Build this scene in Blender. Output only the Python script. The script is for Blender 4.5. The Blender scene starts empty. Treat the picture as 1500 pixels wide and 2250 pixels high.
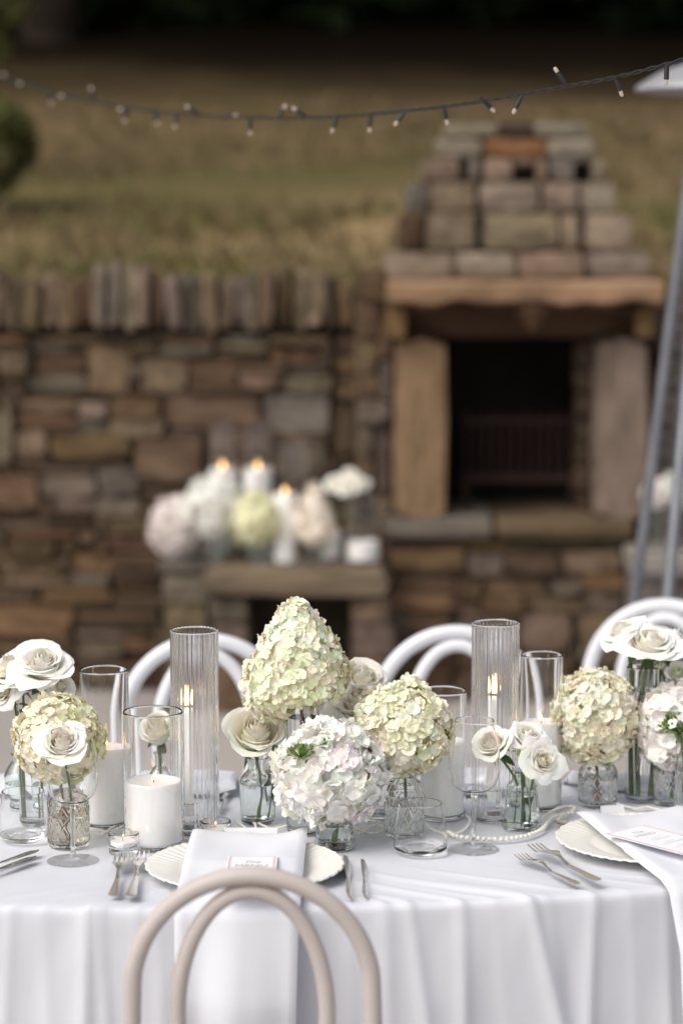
import bpy, bmesh, math, random
from mathutils import Vector, Matrix, noise, Euler

# ------------------------------------------------------------------ camera, sky, sun, exposure
scene = bpy.context.scene
COL = scene.collection
PITCH = math.radians(7.0)
CAMZ = 1.82
FPX = 85.0 / 36.0 * 2250.0          # focal length in photo pixels

cam_data = bpy.data.cameras.new("camera")
cam = bpy.data.objects.new("camera", cam_data)
COL.objects.link(cam)
cam.location = (0, 0, CAMZ)
cam.rotation_euler = (math.pi / 2 - PITCH, 0, 0)
cam_data.sensor_fit = 'VERTICAL'
cam_data.sensor_height = 36.0
cam_data.sensor_width = 24.0
cam_data.lens = 85.0
cam_data.clip_start = 0.05
cam_data.clip_end = 600.0
cam_data.dof.use_dof = True
cam_data.dof.focus_distance = 4.10
cam_data.dof.aperture_fstop = 1.95
scene.camera = cam

SUN_EL, SUN_AZ = math.radians(48), math.radians(-130)     # azimuth measured from +Y towards +X
world = bpy.data.worlds.new("World")
scene.world = world
world.use_nodes = True
wn = world.node_tree
bg = wn.nodes['Background']
sky = wn.nodes.new('ShaderNodeTexSky')
sky.sky_type = 'NISHITA'
sky.sun_disc = False
sky.sun_elevation = SUN_EL
sky.sun_rotation = SUN_AZ
sky.air_density = 1.0
sky.dust_density = 4.0
sky.ozone_density = 1.0
hs = wn.nodes.new('ShaderNodeHueSaturation')       # grey overcast: most of the blue taken out
hs.inputs['Saturation'].default_value = 0.32
wn.links.new(sky.outputs[0], hs.inputs['Color'])
wn.links.new(hs.outputs[0], bg.inputs[0])
bg.inputs[1].default_value = 0.14

sun_data = bpy.data.lights.new("sun", 'SUN')
sun_data.energy = 1.5
sun_data.angle = math.radians(52)
sun_data.color = (1.0, 0.94, 0.87)
sun = bpy.data.objects.new("sun", sun_data)
COL.objects.link(sun)
sd = Vector((math.sin(SUN_AZ) * math.cos(SUN_EL), math.cos(SUN_AZ) * math.cos(SUN_EL), math.sin(SUN_EL)))
sun.rotation_euler = sd.to_track_quat('Z', 'Y').to_euler()
sun.location = sd * 30

vs = scene.view_settings
vs.view_transform = 'Standard'
vs.look = 'None'
vs.exposure = 0.14
vs.gamma = 1.0
vs.use_curve_mapping = False
cy = scene.cycles
cy.max_bounces = 28
cy.transmission_bounces = 24
cy.glossy_bounces = 8
cy.diffuse_bounces = 12
cy.transparent_max_bounces = 12
cy.caustics_refractive = True
cy.caustics_reflective = False
cy.blur_glossy = 0.0
cy.sample_clamp_indirect = 6.0
cy.use_denoising = True
try:
    cy.denoiser = 'OPENIMAGEDENOISE'
except Exception:
    pass

# ------------------------------------------------------------------ pixel to place
FWD = Vector((0, math.cos(PITCH), -math.sin(PITCH)))
UP = Vector((0, math.sin(PITCH), math.cos(PITCH)))
CAM = Vector((0, 0, CAMZ))
TZ = 0.75                            # table height


def ray(x, y):
    return FWD + Vector(((x - 750) / FPX, 0, 0)) + UP * ((1125 - y) / FPX)


def pz(x, y, z=TZ):
    d = ray(x, y)
    return CAM + d * ((z - CAMZ) / d.z)


def py(x, y, Y):
    d = ray(x, y)
    return CAM + d * (Y / d.y)


def depth(p):
    return (Vector(p) - CAM).dot(FWD)


def mpp(p):
    return depth(p) / FPX


def to_px(p):
    v = Vector(p) - CAM
    d = v.dot(FWD)
    return (750 + v.x / d * FPX, 1125 - v.dot(UP) / d * FPX)


# ------------------------------------------------------------------ object helpers
def tag(o, label=None, cat=None, group=None, kind=None):
    if label: o['label'] = label
    if cat: o['category'] = cat
    if group: o['group'] = group
    if kind: o['kind'] = kind
    return o


def thing(name, label, cat, loc=(0, 0, 0), rz=0.0, group=None):
    o = bpy.data.objects.new(name, None)
    o.empty_display_size = 0.05
    COL.objects.link(o)
    o.location = loc
    o.rotation_euler = (0, 0, rz)
    return tag(o, label, cat, group)


def mesh_data(name, verts, faces, smooth=True, sharp=None):
    me = bpy.data.meshes.new(name)
    me.from_pydata([tuple(v) for v in verts], [], faces)
    me.update()
    if smooth:
        me.polygons.foreach_set('use_smooth', [True] * len(me.polygons))
        if sharp:
            me.set_sharp_from_angle(angle=math.radians(sharp))
    return me


def link(name, me, mat=None, parent=None, loc=None, rot=None, scale=None, color=None):
    o = bpy.data.objects.new(name, me)
    if mat is not None and (not me.materials):
        me.materials.append(mat)
    COL.objects.link(o)
    if parent is not None: o.parent = parent
    if loc is not None: o.location = loc
    if rot is not None: o.rotation_euler = rot
    if scale is not None: o.scale = scale
    if color is not None: o.color = (*color, 1.0)
    return o


def mobj(name, verts, faces, mat, parent=None, smooth=True, sharp=40, **kw):
    return link(name, mesh_data(name, verts, faces, smooth, sharp), mat, parent, **kw)


class MB:
    """collects pieces for one mesh"""
    def __init__(self):
        self.v, self.f = [], []

    def add(self, verts, faces, M=None):
        n = len(self.v)
        self.v.extend([(M @ Vector(p)) if M is not None else Vector(p) for p in verts])
        self.f.extend([tuple(i + n for i in f) for f in faces])
        return self

    def box(self, x0, x1, y0, y1, z0, z1, M=None):
        v = [(x, y, z) for z in (z0, z1) for y in (y0, y1) for x in (x0, x1)]
        f = [(0, 2, 3, 1), (4, 5, 7, 6), (0, 1, 5, 4), (2, 6, 7, 3), (0, 4, 6, 2), (1, 3, 7, 5)]
        return self.add(v, f, M)

    def tube(self, pts, r, seg=10, cap=True, closed=False):
        v, f = tube_geo(pts, r, seg, cap, closed)
        return self.add(v, f)

    def obj(self, name, mat, parent=None, smooth=True, sharp=40, **kw):
        return mobj(name, self.v, self.f, mat, parent, smooth, sharp, **kw)


def tube_geo(pts, r, seg=10, cap=True, closed=False):
    pts = [Vector(p) for p in pts]
    n = len(pts)
    rr = r if isinstance(r, (list, tuple)) else [r] * n
    v, f = [], []
    prev = None
    for i in range(n):
        if closed:
            t = pts[(i + 1) % n] - pts[i - 1]
        else:
            t = pts[min(i + 1, n - 1)] - pts[max(i - 1, 0)]
        t.normalize()
        if prev is None:
            a = Vector((0, 0, 1)) if abs(t.z) < 0.9 else Vector((1, 0, 0))
            prev = (a - t * a.dot(t)).normalized()
        else:
            prev = (prev - t * prev.dot(t)).normalized()
        b = t.cross(prev)
        for k in range(seg):
            a = 2 * math.pi * k / seg
            v.append(pts[i] + (prev * math.cos(a) + b * math.sin(a)) * rr[i])
    m = n if closed else n - 1
    for i in range(m):
        for k in range(seg):
            i2 = (i + 1) % n
            f.append((i * seg + k, i * seg + (k + 1) % seg, i2 * seg + (k + 1) % seg, i2 * seg + k))
    if cap and not closed:
        f.append(tuple(reversed(range(seg))))
        f.append(tuple(range((n - 1) * seg, n * seg)))
    return v, f


def catmull(P, n=8, closed=False):
    P = [Vector(p) for p in P]
    out = []
    N = len(P)
    for i in range(N if closed else N - 1):
        if closed:
            a, b, c, d = P[i - 1], P[i], P[(i + 1) % N], P[(i + 2) % N]
        else:
            a, b, c, d = P[max(i - 1, 0)], P[i], P[i + 1], P[min(i + 2, N - 1)]
        for k in range(n):
            t = k / n
            out.append(0.5 * ((2 * b) + (c - a) * t + (2 * a - 5 * b + 4 * c - d) * t * t + (3 * b - a - 3 * c + d) * t ** 3))
    if not closed: out.append(P[-1])
    return out


def lathe(profile, seg=48, fr=None):
    """closed solid from a (r,z) profile; fr(phi,r,z,i) may change the radius. r==0 ends close at the axis"""
    # hold long straight runs straight: support rings beside the bends (keeps shading, and so refraction, true)
    P = [profile[0]]
    tagn = [0]
    ln = [math.hypot(b[0] - a[0], b[1] - a[1]) for a, b in zip(profile[:-1], profile[1:])]
    for i, (a, b) in enumerate(zip(profile[:-1], profile[1:])):
        L = ln[i]
        nb = min(ln[i - 1] if i else 9, ln[i + 1] if i + 1 < len(ln) else 9)
        if L > 0.004 and L > 2.5 * nb:
            for q in (min(.12, .0015 / L), 1 - min(.12, .0015 / L)):
                P.append((a[0] + (b[0] - a[0]) * q, a[1] + (b[1] - a[1]) * q)); tagn.append(i)
        P.append(b); tagn.append(i + 1)
    profile = P
    v, f = [], []
    rows = []
    for i, (r, z) in enumerate(profile):
        i = tagn[i]
        if r <= 1e-7:
            rows.append([len(v)]); v.append((0, 0, z))
        else:
            row = []
            for k in range(seg):
                a = 2 * math.pi * k / seg
                q = fr(a, r, z, i) if fr else r
                row.append(len(v)); v.append((q * math.cos(a), q * math.sin(a), z))
            rows.append(row)
    for A, B in zip(rows[:-1], rows[1:]):
        if len(A) == 1 and len(B) == 1: continue
        for k in range(seg):
            k2 = (k + 1) % seg
            if len(A) == 1: f.append((A[0], B[k2], B[k]))
            elif len(B) == 1: f.append((A[k], A[k2], B[0]))
            else: f.append((A[k], A[k2], B[k2], B[k]))
    return v, f


def smooth_profile(P, n=5):
    Q = catmull([(r, z, 0) for r, z in P], n)
    return [(max(q.x, 0), q.y) for q in Q]


# ------------------------------------------------------------------ materials
def mat(name):
    m = bpy.data.materials.new(name)
    m.use_nodes = True
    return m, m.node_tree.nodes, m.node_tree.links, m.node_tree.nodes['Principled BSDF']


def simple(name, col, rough=0.6, metal=0.0, **kw):
    m, N, L, b = mat(name)
    b.inputs['Base Color'].default_value = (*col, 1)
    b.inputs['Roughness'].default_value = rough
    b.inputs['Metallic'].default_value = metal
    for k, val in kw.items():
        b.inputs[k.replace('_', ' ')].default_value = val
    return m


def noisy(name, c1, c2, scale, rough=0.8, bump=0.0, bscale=None, detail=6, coord='Object', objcol=False, contrast=(0.3, 0.7), spec=0.3, bdist=0.01):
    m, N, L, b = mat(name)
    tc = N.new('ShaderNodeTexCoord')
    nz = N.new('ShaderNodeTexNoise')
    nz.inputs['Scale'].default_value = scale
    nz.inputs['Detail'].default_value = detail
    L.new(tc.outputs[coord], nz.inputs['Vector'])
    cr = N.new('ShaderNodeValToRGB')
    cr.color_ramp.elements[0].position = contrast[0]
    cr.color_ramp.elements[1].position = contrast[1]
    cr.color_ramp.elements[0].color = (*c1, 1)
    cr.color_ramp.elements[1].color = (*c2, 1)
    L.new(nz.outputs[0], cr.inputs[0])
    out = cr.outputs[0]
    if objcol:
        oi = N.new('ShaderNodeObjectInfo')
        mx = N.new('ShaderNodeMix'); mx.data_type = 'RGBA'; mx.blend_type = 'MULTIPLY'
        mx.inputs[0].default_value = 1.0
        L.new(oi.outputs['Color'], mx.inputs[6]); L.new(out, mx.inputs[7])
        out = mx.outputs[2]
        # every piece samples its own part of the noise
        va = N.new('ShaderNodeVectorMath'); va.operation = 'ADD'
        cb = N.new('ShaderNodeVectorMath'); cb.operation = 'SCALE'
        cb.inputs[0].default_value = (37.0, 11.0, 53.0)
        L.new(oi.outputs['Random'], cb.inputs['Scale'])
        L.new(tc.outputs[coord], va.inputs[0]); L.new(cb.outputs[0], va.inputs[1])
        L.new(va.outputs[0], nz.inputs['Vector'])
    L.new(out, b.inputs['Base Color'])
    b.inputs['Roughness'].default_value = rough
    b.inputs['Specular IOR Level'].default_value = spec
    if bump:
        n2 = N.new('ShaderNodeTexNoise')
        n2.inputs['Scale'].default_value = bscale or scale * 3
        n2.inputs['Detail'].default_value = 8
        L.new(tc.outputs[coord], n2.inputs['Vector'])
        bp = N.new('ShaderNodeBump')
        bp.inputs['Strength'].default_value = bump
        bp.inputs['Distance'].default_value = bdist
        L.new(n2.outputs[0], bp.inputs['Height'])
        L.new(bp.outputs[0], b.inputs['Normal'])
    return m


def petal_mat(name, transl=0.3, rough=0.55, veins=True):
    """petals take their colour from the object; paler and darker streaks by noise"""
    m, N, L, b = mat(name)
    oi = N.new('ShaderNodeObjectInfo')
    tc = N.new('ShaderNodeTexCoord')
    nz = N.new('ShaderNodeTexNoise'); nz.inputs['Scale'].default_value = 90; nz.inputs['Detail'].default_value = 3
    L.new(tc.outputs['Object'], nz.inputs['Vector'])
    cr = N.new('ShaderNodeValToRGB')
    cr.color_ramp.elements[0].position = 0.3; cr.color_ramp.elements[0].color = (0.95, 0.95, 0.93, 1)
    cr.color_ramp.elements[1].position = 0.7; cr.color_ramp.elements[1].color = (1, 1, 1, 1)
    L.new(nz.outputs[0], cr.inputs[0])
    mx = N.new('ShaderNodeMix'); mx.data_type = 'RGBA'; mx.blend_type = 'MULTIPLY'; mx.inputs[0].default_value = 1
    L.new(oi.outputs['Color'], mx.inputs[6]); L.new(cr.outputs[0], mx.inputs[7])
    L.new(mx.outputs[2], b.inputs['Base Color'])
    b.inputs['Roughness'].default_value = rough
    b.inputs['Specular IOR Level'].default_value = 0.25
    tr = N.new('ShaderNodeBsdfTranslucent')
    L.new(mx.outputs[2], tr.inputs['Color'])
    ms = N.new('ShaderNodeMixShader'); ms.inputs[0].default_value = transl
    L.new(b.outputs[0], ms.inputs[1]); L.new(tr.outputs[0], ms.inputs[2])
    L.new(ms.outputs[0], N['Material Output'].inputs[0])
    return m


def leafy(name, c1, c2, transl=0.25, rough=0.6):
    """leaves and blades: each loose piece gets its own shade"""
    m, N, L, b = mat(name)
    g = N.new('ShaderNodeNewGeometry')
    cr = N.new('ShaderNodeValToRGB')
    cr.color_ramp.elements[0].color = (*c1, 1); cr.color_ramp.elements[1].color = (*c2, 1)
    L.new(g.outputs['Random Per Island'], cr.inputs[0])
    L.new(cr.outputs[0], b.inputs['Base Color'])
    b.inputs['Roughness'].default_value = rough
    b.inputs['Specular IOR Level'].default_value = 0.2
    tr = N.new('ShaderNodeBsdfTranslucent'); L.new(cr.outputs[0], tr.inputs['Color'])
    ms = N.new('ShaderNodeMixShader'); ms.inputs[0].default_value = transl
    L.new(b.outputs[0], ms.inputs[1]); L.new(tr.outputs[0], ms.inputs[2])
    L.new(ms.outputs[0], N['Material Output'].inputs[0])
    return m


def glass(name, col, ior=1.45, rough=0.0):
    m, N, L, b = mat(name)
    b.inputs['Base Color'].default_value = (*col, 1)
    b.inputs['Transmission Weight'].default_value = 1.0
    b.inputs['Roughness'].default_value = rough
    b.inputs['IOR'].default_value = ior
    return m


def emit(name, col, strength):
    m, N, L, b = mat(name)
    b.inputs['Base Color'].default_value = (*col, 1)
    b.inputs['Emission Color'].default_value = (*col, 1)
    b.inputs['Emission Strength'].default_value = strength
    return m


M_CLOTH = noisy('white_cloth', (0.635, 0.645, 0.69), (0.67, 0.68, 0.72), 6, rough=0.85, bump=0.10, bscale=900, spec=0.15, bdist=0.002)
M_NAPKIN = noisy('napkin_linen', (0.68, 0.69, 0.735), (0.71, 0.72, 0.76), 8, rough=0.85, bump=0.12, bscale=900, spec=0.15, bdist=0.002)
M_GLASS = glass('clear_glass', (1.0, 1.0, 1.0))
M_GLASS_GREEN = glass('pale_green_glass', (0.955, 0.985, 0.97))
M_GLASS_TINT = glass('warm_pressed_glass', (0.99, 0.985, 0.97))
M_GLASS_SMOKE = glass('smoky_pressed_glass', (0.91, 0.88, 0.82))
M_WINE = glass('thin_glass', (1, 1, 1), ior=1.38)
M_WATER = glass('water', (0.98, 0.99, 0.985), ior=1.33)
M_WAX = simple('white_wax', (0.92, 0.91, 0.89), 0.5, Subsurface_Weight=0.35, Subsurface_Scale=0.012)
M_WICK = simple('wick', (0.02, 0.017, 0.015), 0.9)
M_FLAME = emit('flame', (1.0, 0.56, 0.20), 5.0)
M_STONE = noisy('rubble_stone', (0.50, 0.47, 0.43), (1.35, 1.3, 1.22), 2.6, rough=0.9, bump=0.7, bscale=9, objcol=True, contrast=(0.25, 0.75), spec=0.2, bdist=0.03)
M_JOINT = noisy('dark_joint', (0.022, 0.016, 0.011), (0.06, 0.047, 0.034), 12, rough=0.95)
M_SOOT = noisy('sooty_stone', (0.006, 0.005, 0.005), (0.02, 0.016, 0.013), 8, rough=0.95)
M_RUST = noisy('rusty_iron', (0.025, 0.013, 0.010), (0.055, 0.026, 0.02), 30, rough=0.8)
M_PETAL = petal_mat('petal', 0.16)
M_FLORET = petal_mat('floret', 0.18, 0.65)
M_STEM = noisy('stem', (0.06, 0.10, 0.025), (0.13, 0.19, 0.06), 40, rough=0.6)
M_WOODSTEM = noisy('woody_stem', (0.10, 0.055, 0.025), (0.19, 0.11, 0.055), 60, rough=0.7)
M_LEAF = noisy('flower_leaf', (0.045, 0.085, 0.025), (0.09, 0.15, 0.05), 30, rough=0.5)
M_BUD = leafy('green_buds', (0.09, 0.17, 0.03), (0.24, 0.33, 0.09), 0.1)
M_IVORY = simple('ivory_glaze', (0.83, 0.81, 0.76), 0.35)
M_CARD = simple('card_paper', (0.83, 0.83, 0.85), 0.7)
M_PRINT_RED = simple('dusky_red_print', (0.50, 0.22, 0.24), 0.8)
M_PRINT_GREY = simple('grey_print', (0.42, 0.38, 0.40), 0.8)
M_STEEL = simple('cutlery_steel', (0.74, 0.71, 0.68), 0.24, 1.0)
M_PEARL = simple('pearl', (0.84, 0.81, 0.74), 0.18, Coat_Weight=0.4)
M_CHAIR_WHITE = noisy('white_chair_paint', (0.74, 0.74, 0.77), (0.80, 0.80, 0.83), 8, rough=0.45)
M_CHAIR_TAUPE = noisy('pale_taupe_chair', (0.51, 0.455, 0.425), (0.56, 0.50, 0.47), 8, rough=0.42)  # darker, warmer tone than on the other chairs
M_HEATER = noisy('brushed_steel', (0.25, 0.265, 0.295), (0.35, 0.365, 0.40), 6, rough=0.38)
M_HEATER.node_tree.nodes['Principled BSDF'].inputs['Metallic'].default_value = 0.75
M_HEATER_TOP = simple('pale_steel_reflector', (0.42, 0.42, 0.43), 0.5, 0.5)
M_CABLE = simple('black_cable', (0.018, 0.018, 0.018), 0.5)
M_LED = emit('warm_led', (1.0, 0.76, 0.58), 0.22)
M_LED.node_tree.nodes['Principled BSDF'].inputs['Base Color'].default_value = (0.30, 0.25, 0.20, 1)
M_LED.node_tree.nodes['Principled BSDF'].inputs['Roughness'].default_value = 0.1
M_PATIO = noisy('pale_patio_stone', (0.34, 0.31, 0.29), (0.42, 0.385, 0.36), 0.9, rough=0.85, bump=0.15, bscale=20, coord='Object')
M_HILL = noisy('dry_meadow', (0.135, 0.115, 0.048), (0.27, 0.19, 0.10), 0.55, rough=0.95, bump=0.5, bscale=6, detail=8, contrast=(0.38, 0.62), spec=0.05, bdist=0.05)
def _litter_and_shade(m):
    # towards the trees the meadow turns dark brown: leaf litter, with the canopy's shade painted in
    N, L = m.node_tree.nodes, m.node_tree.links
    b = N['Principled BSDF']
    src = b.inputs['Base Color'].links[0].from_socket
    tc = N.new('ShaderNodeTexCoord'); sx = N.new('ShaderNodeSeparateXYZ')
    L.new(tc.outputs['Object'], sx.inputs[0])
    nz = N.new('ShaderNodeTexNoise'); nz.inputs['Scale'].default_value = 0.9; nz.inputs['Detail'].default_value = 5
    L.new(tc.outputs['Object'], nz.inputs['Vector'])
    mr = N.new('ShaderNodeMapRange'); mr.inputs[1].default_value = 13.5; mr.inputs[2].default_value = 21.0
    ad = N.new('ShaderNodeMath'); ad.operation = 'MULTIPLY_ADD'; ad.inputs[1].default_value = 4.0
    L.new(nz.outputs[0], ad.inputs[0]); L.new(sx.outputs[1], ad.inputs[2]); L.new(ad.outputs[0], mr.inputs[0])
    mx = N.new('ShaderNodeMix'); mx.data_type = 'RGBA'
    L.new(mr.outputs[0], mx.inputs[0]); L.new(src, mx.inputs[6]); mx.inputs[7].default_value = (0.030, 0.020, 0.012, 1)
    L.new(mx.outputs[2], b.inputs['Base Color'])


_litter_and_shade(M_HILL)
M_GRASS = leafy('dry_grass', (0.135, 0.115, 0.052), (0.29, 0.205, 0.115), 0.25)
M_GRASS_GREEN = leafy('green_grass', (0.10, 0.122, 0.03), (0.21, 0.19, 0.065), 0.25)
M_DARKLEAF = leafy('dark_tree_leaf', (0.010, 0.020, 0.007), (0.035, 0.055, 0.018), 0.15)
M_BUSHLEAF = leafy('shrub_leaf', (0.06, 0.075, 0.02), (0.19, 0.18, 0.07), 0.35)
M_BARK = noisy('bark', (0.025, 0.018, 0.012), (0.07, 0.05, 0.035), 6, rough=0.95, bump=0.6, bscale=14)

# ------------------------------------------------------------------ setting: ground, hill
def build_ground():
    n = 40
    v, f = [], []
    for j in range(n + 1):
        for i in range(n + 1):
            v.append((-120 + 240 * i / n, -80 + 160 * j / n, 0.0))
    for j in range(n):
        for i in range(n):
            f.append((j * (n + 1) + i, j * (n + 1) + i + 1, (j + 1) * (n + 1) + i + 1, (j + 1) * (n + 1) + i))
    o = mobj('patio', v, f, M_PATIO, smooth=False)
    tag(o, 'pale stone patio under the dining table', kind='structure')


WALL_Y = 9.15


def hill_z(x, y):
    t = y - 9.5
    z = 1.45 + 0.142 * t + 0.0022 * t * t
    z += 0.10 * noise.noise(Vector((x * 0.35, y * 0.35, 0.3))) + 0.04 * noise.noise(Vector((x * 1.3, y * 1.3, 4)))
    return z


def build_hill():
    xs = [-70 + 140 * (i / 120) for i in range(121)]
    ys = [9.40 + 0.06 * j + 0.010 * j * j for j in range(75)]
    v, f = [], []
    nx = len(xs)
    for dz in (None, .06):
        for x in xs:
            v.append((x, 9.66, -.05 if dz is None else hill_z(x, 9.4) - dz))          # cut earth face behind the wall
    for y in ys:
        for x in xs:
            v.append((x, y, hill_z(x, y)))
    for j in range(len(ys) + 1):
        for i in range(nx - 1):
            f.append((j * nx + i, j * nx + i + 1, (j + 1) * nx + i + 1, (j + 1) * nx + i))
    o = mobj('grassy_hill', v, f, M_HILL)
    tag(o, 'grassy hillside rising behind the dry stone wall', kind='structure')


def grass_patch(name, label, m, n, xr, yr, seed, h, dens):
    rnd = random.Random(seed)
    v, f = [], []
    made = 0
    while made < n:
        y = yr[0] + (yr[1] - yr[0]) * rnd.random() ** 1.6
        x = rnd.uniform(*xr) * (0.45 + 0.055 * y / 1.0 * 1.0)
        if noise.noise(Vector((x * 0.6, y * 0.5, seed))) < dens: continue
        made += 1
        z = hill_z(x, y) - 0.01
        for k in range(4):
            a = rnd.uniform(0, 6.283)
            hh = h * rnd.uniform(0.5, 1.3)
            bx, by = x + rnd.gauss(0, 0.04), y + rnd.gauss(0, 0.04)
            w = 0.006 + 0.006 * rnd.random()
            lean = rnd.uniform(0.1, 0.9) * hh
            dx, dy = math.cos(a), math.sin(a)
            i = len(v)
            v += [(bx - dy * w, by + dx * w, z), (bx + dy * w, by - dx * w, z),
                  (bx + dx * lean * 0.4, by + dy * lean * 0.4, z + hh * 0.7), (bx + dx * lean, by + dy * lean, z + hh)]
            f += [(i, i + 1, i + 2), (i + 2, i + 1, i + 3)]
    o = mobj(name, v, f, m, smooth=False)
    tag(o, label, 'grass', kind='stuff')


# ------------------------------------------------------------------ stones
def stone_mesh(seed, cuts=1, round_=0.34, jit=0.10):
    rnd = random.Random(seed)
    bm = bmesh.new()
    bmesh.ops.create_cube(bm, size=1.0)
    bmesh.ops.subdivide_edges(bm, edges=bm.edges[:], cuts=cuts, use_grid_fill=True)
    for vtx in bm.verts:
        p = vtx.co * 2
        ext = sum(1 for c in p if abs(abs(c) - 1) < 1e-4)
        k = {1: 1.0, 2: 1 - 0.30 * round_, 3: 1 - 0.50 * round_}[max(ext, 1)]
        p = Vector((p.x * (k if ext > 1 else 1), p.y * (k if ext > 1 else 1), p.z * (k if ext > 1 else 1)))
        p += Vector((rnd.uniform(-jit, jit), rnd.uniform(-jit, jit), rnd.uniform(-jit, jit)))
        vtx.co = p / 2
    me = bpy.data.meshes.new('stone')
    bm.to_mesh(me); bm.free()
    me.polygons.foreach_set('use_smooth', [True] * len(me.polygons))
    me.set_sharp_from_angle(angle=math.radians(55))
    me.materials.append(M_STONE)
    return me


STONES = [stone_mesh(i, 1, 0.24, 0.12) for i in range(14)]
BLOCKS = [stone_mesh(50 + i, 1, 0.20, 0.04) for i in range(6)]

SC = {  # stone colours (albedo)
    'tan': (0.23, 0.165, 0.108), 'lt': (0.32, 0.25, 0.185), 'wh': (0.40, 0.33, 0.26), 'gy': (0.22, 0.19, 0.165),
    'pg': (0.195, 0.158, 0.135), 'rd': (0.205, 0.122, 0.086), 'br': (0.145, 0.095, 0.058), 'gd': (0.265, 0.165, 0.085),
    'dk': (0.075, 0.055, 0.042), 'bg': (0.275, 0.25, 0.23), 'or': (0.36, 0.19, 0.085), 'pk': (0.275, 0.175, 0.135)}


def put_stone(root, rnd, x0, y0, x1, y1, Y, dep, col, kind='stone', meshes=STONES, tilt=0.0, gap=1.5, proud=0.025):
    """a stone filling a rectangle of the wall face given in photo pixels at distance Y"""
    a = py(x0 + gap, y1 - gap, Y); b = py(x1 - gap, y0 + gap, Y)
    c = (a + b) / 2
    pr = rnd.uniform(-proud, proud)
    sc = [abs(b.x - a.x) * 1.05, dep, abs(b.z - a.z) * 1.05]
    cc = SC[col] if isinstance(col, str) else col
    j = rnd.uniform(0.84, 1.18)
    if kind in ('stone', 'coping_stone'):
        cc = mixcol(cc, (0.205, 0.148, 0.098), 0.38)
    cc = tuple(q * (.92 if kind == 'coping_stone' else .75) * j * rnd.uniform(0.95, 1.05) for q in cc)
    me = rnd.choice(meshes)
    o = link(kind, me, None, root, loc=Vector((c.x, Y + dep / 2 + pr, c.z)) - root.location,
             rot=(0, tilt + rnd.gauss(0, 0.012), rnd.gauss(0, 0.02)), scale=sc, color=cc)
    return o


def fill_rubble(root, rnd, x0, y0, x1, y1, Y, dep, keys, cols, cell=10, hmin=3, hmax=7, wmin=6, wmax=19):
    nx, ny = int((x1 - x0) / cell), int((y1 - y0) / cell)
    occ = [[False] * nx for _ in range(ny)]

    def mark(a, b, c, d):
        for j in range(max(0, b), min(ny, d)):
            for i in range(max(0, a), min(nx, c)):
                occ[j][i] = True
    for kx0, ky0, kx1, ky1, col in keys:
        i0, j0 = round((kx0 - x0) / cell), round((ky0 - y0) / cell)
        i1, j1 = round((kx1 - x0) / cell), round((ky1 - y0) / cell)
        mark(i0, j0, i1, j1)
        if col: put_stone(root, rnd, x0 + i0 * cell, y0 + j0 * cell, x0 + i1 * cell, y0 + j1 * cell, Y, dep, col)
    for j in range(ny):
        for i in range(nx):
            if occ[j][i]: continue
            W = 0
            want = rnd.randint(wmin, wmax)
            while i + W < nx and W < want and not occ[j][i + W]: W += 1
            # do not leave slivers
            rest = 0
            while i + W + rest < nx and rest < 4 and not occ[j][i + W + rest]: rest += 1
            if rest < 3: W += rest
            H = 0
            wanth = rnd.randint(hmin, hmax if W > 8 else hmax + 1)
            while j + H < ny and H < wanth and all(not occ[j + H][i + k] for k in range(W)): H += 1
            rest = 0
            while j + H + rest < ny and rest < 3 and all(not occ[j + H + rest][i + k] for k in range(W)): rest += 1
            if rest < 2: H += rest
            mark(i, j, i + W, j + H)
            put_stone(root, rnd, x0 + i * cell, y0 + j * cell, x0 + (i + W) * cell, y0 + (j + H) * cell, Y, dep, rnd.choice(cols))


def core_box(root, x0, y0, x1, y1, Y0, Y1, m=None, name='wall_core', z0=None):
    a = py(x0, y1, Y0); b = py(x1, y0, Y0)
    mb = MB().box(a.x, b.x, Y0, Y1, a.z if z0 is None else z0, b.z)
    o = mb.obj(name, m or M_JOINT, root, smooth=False)
    for vtx in o.data.vertices:
        vtx.co -= root.location
    return o


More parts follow.
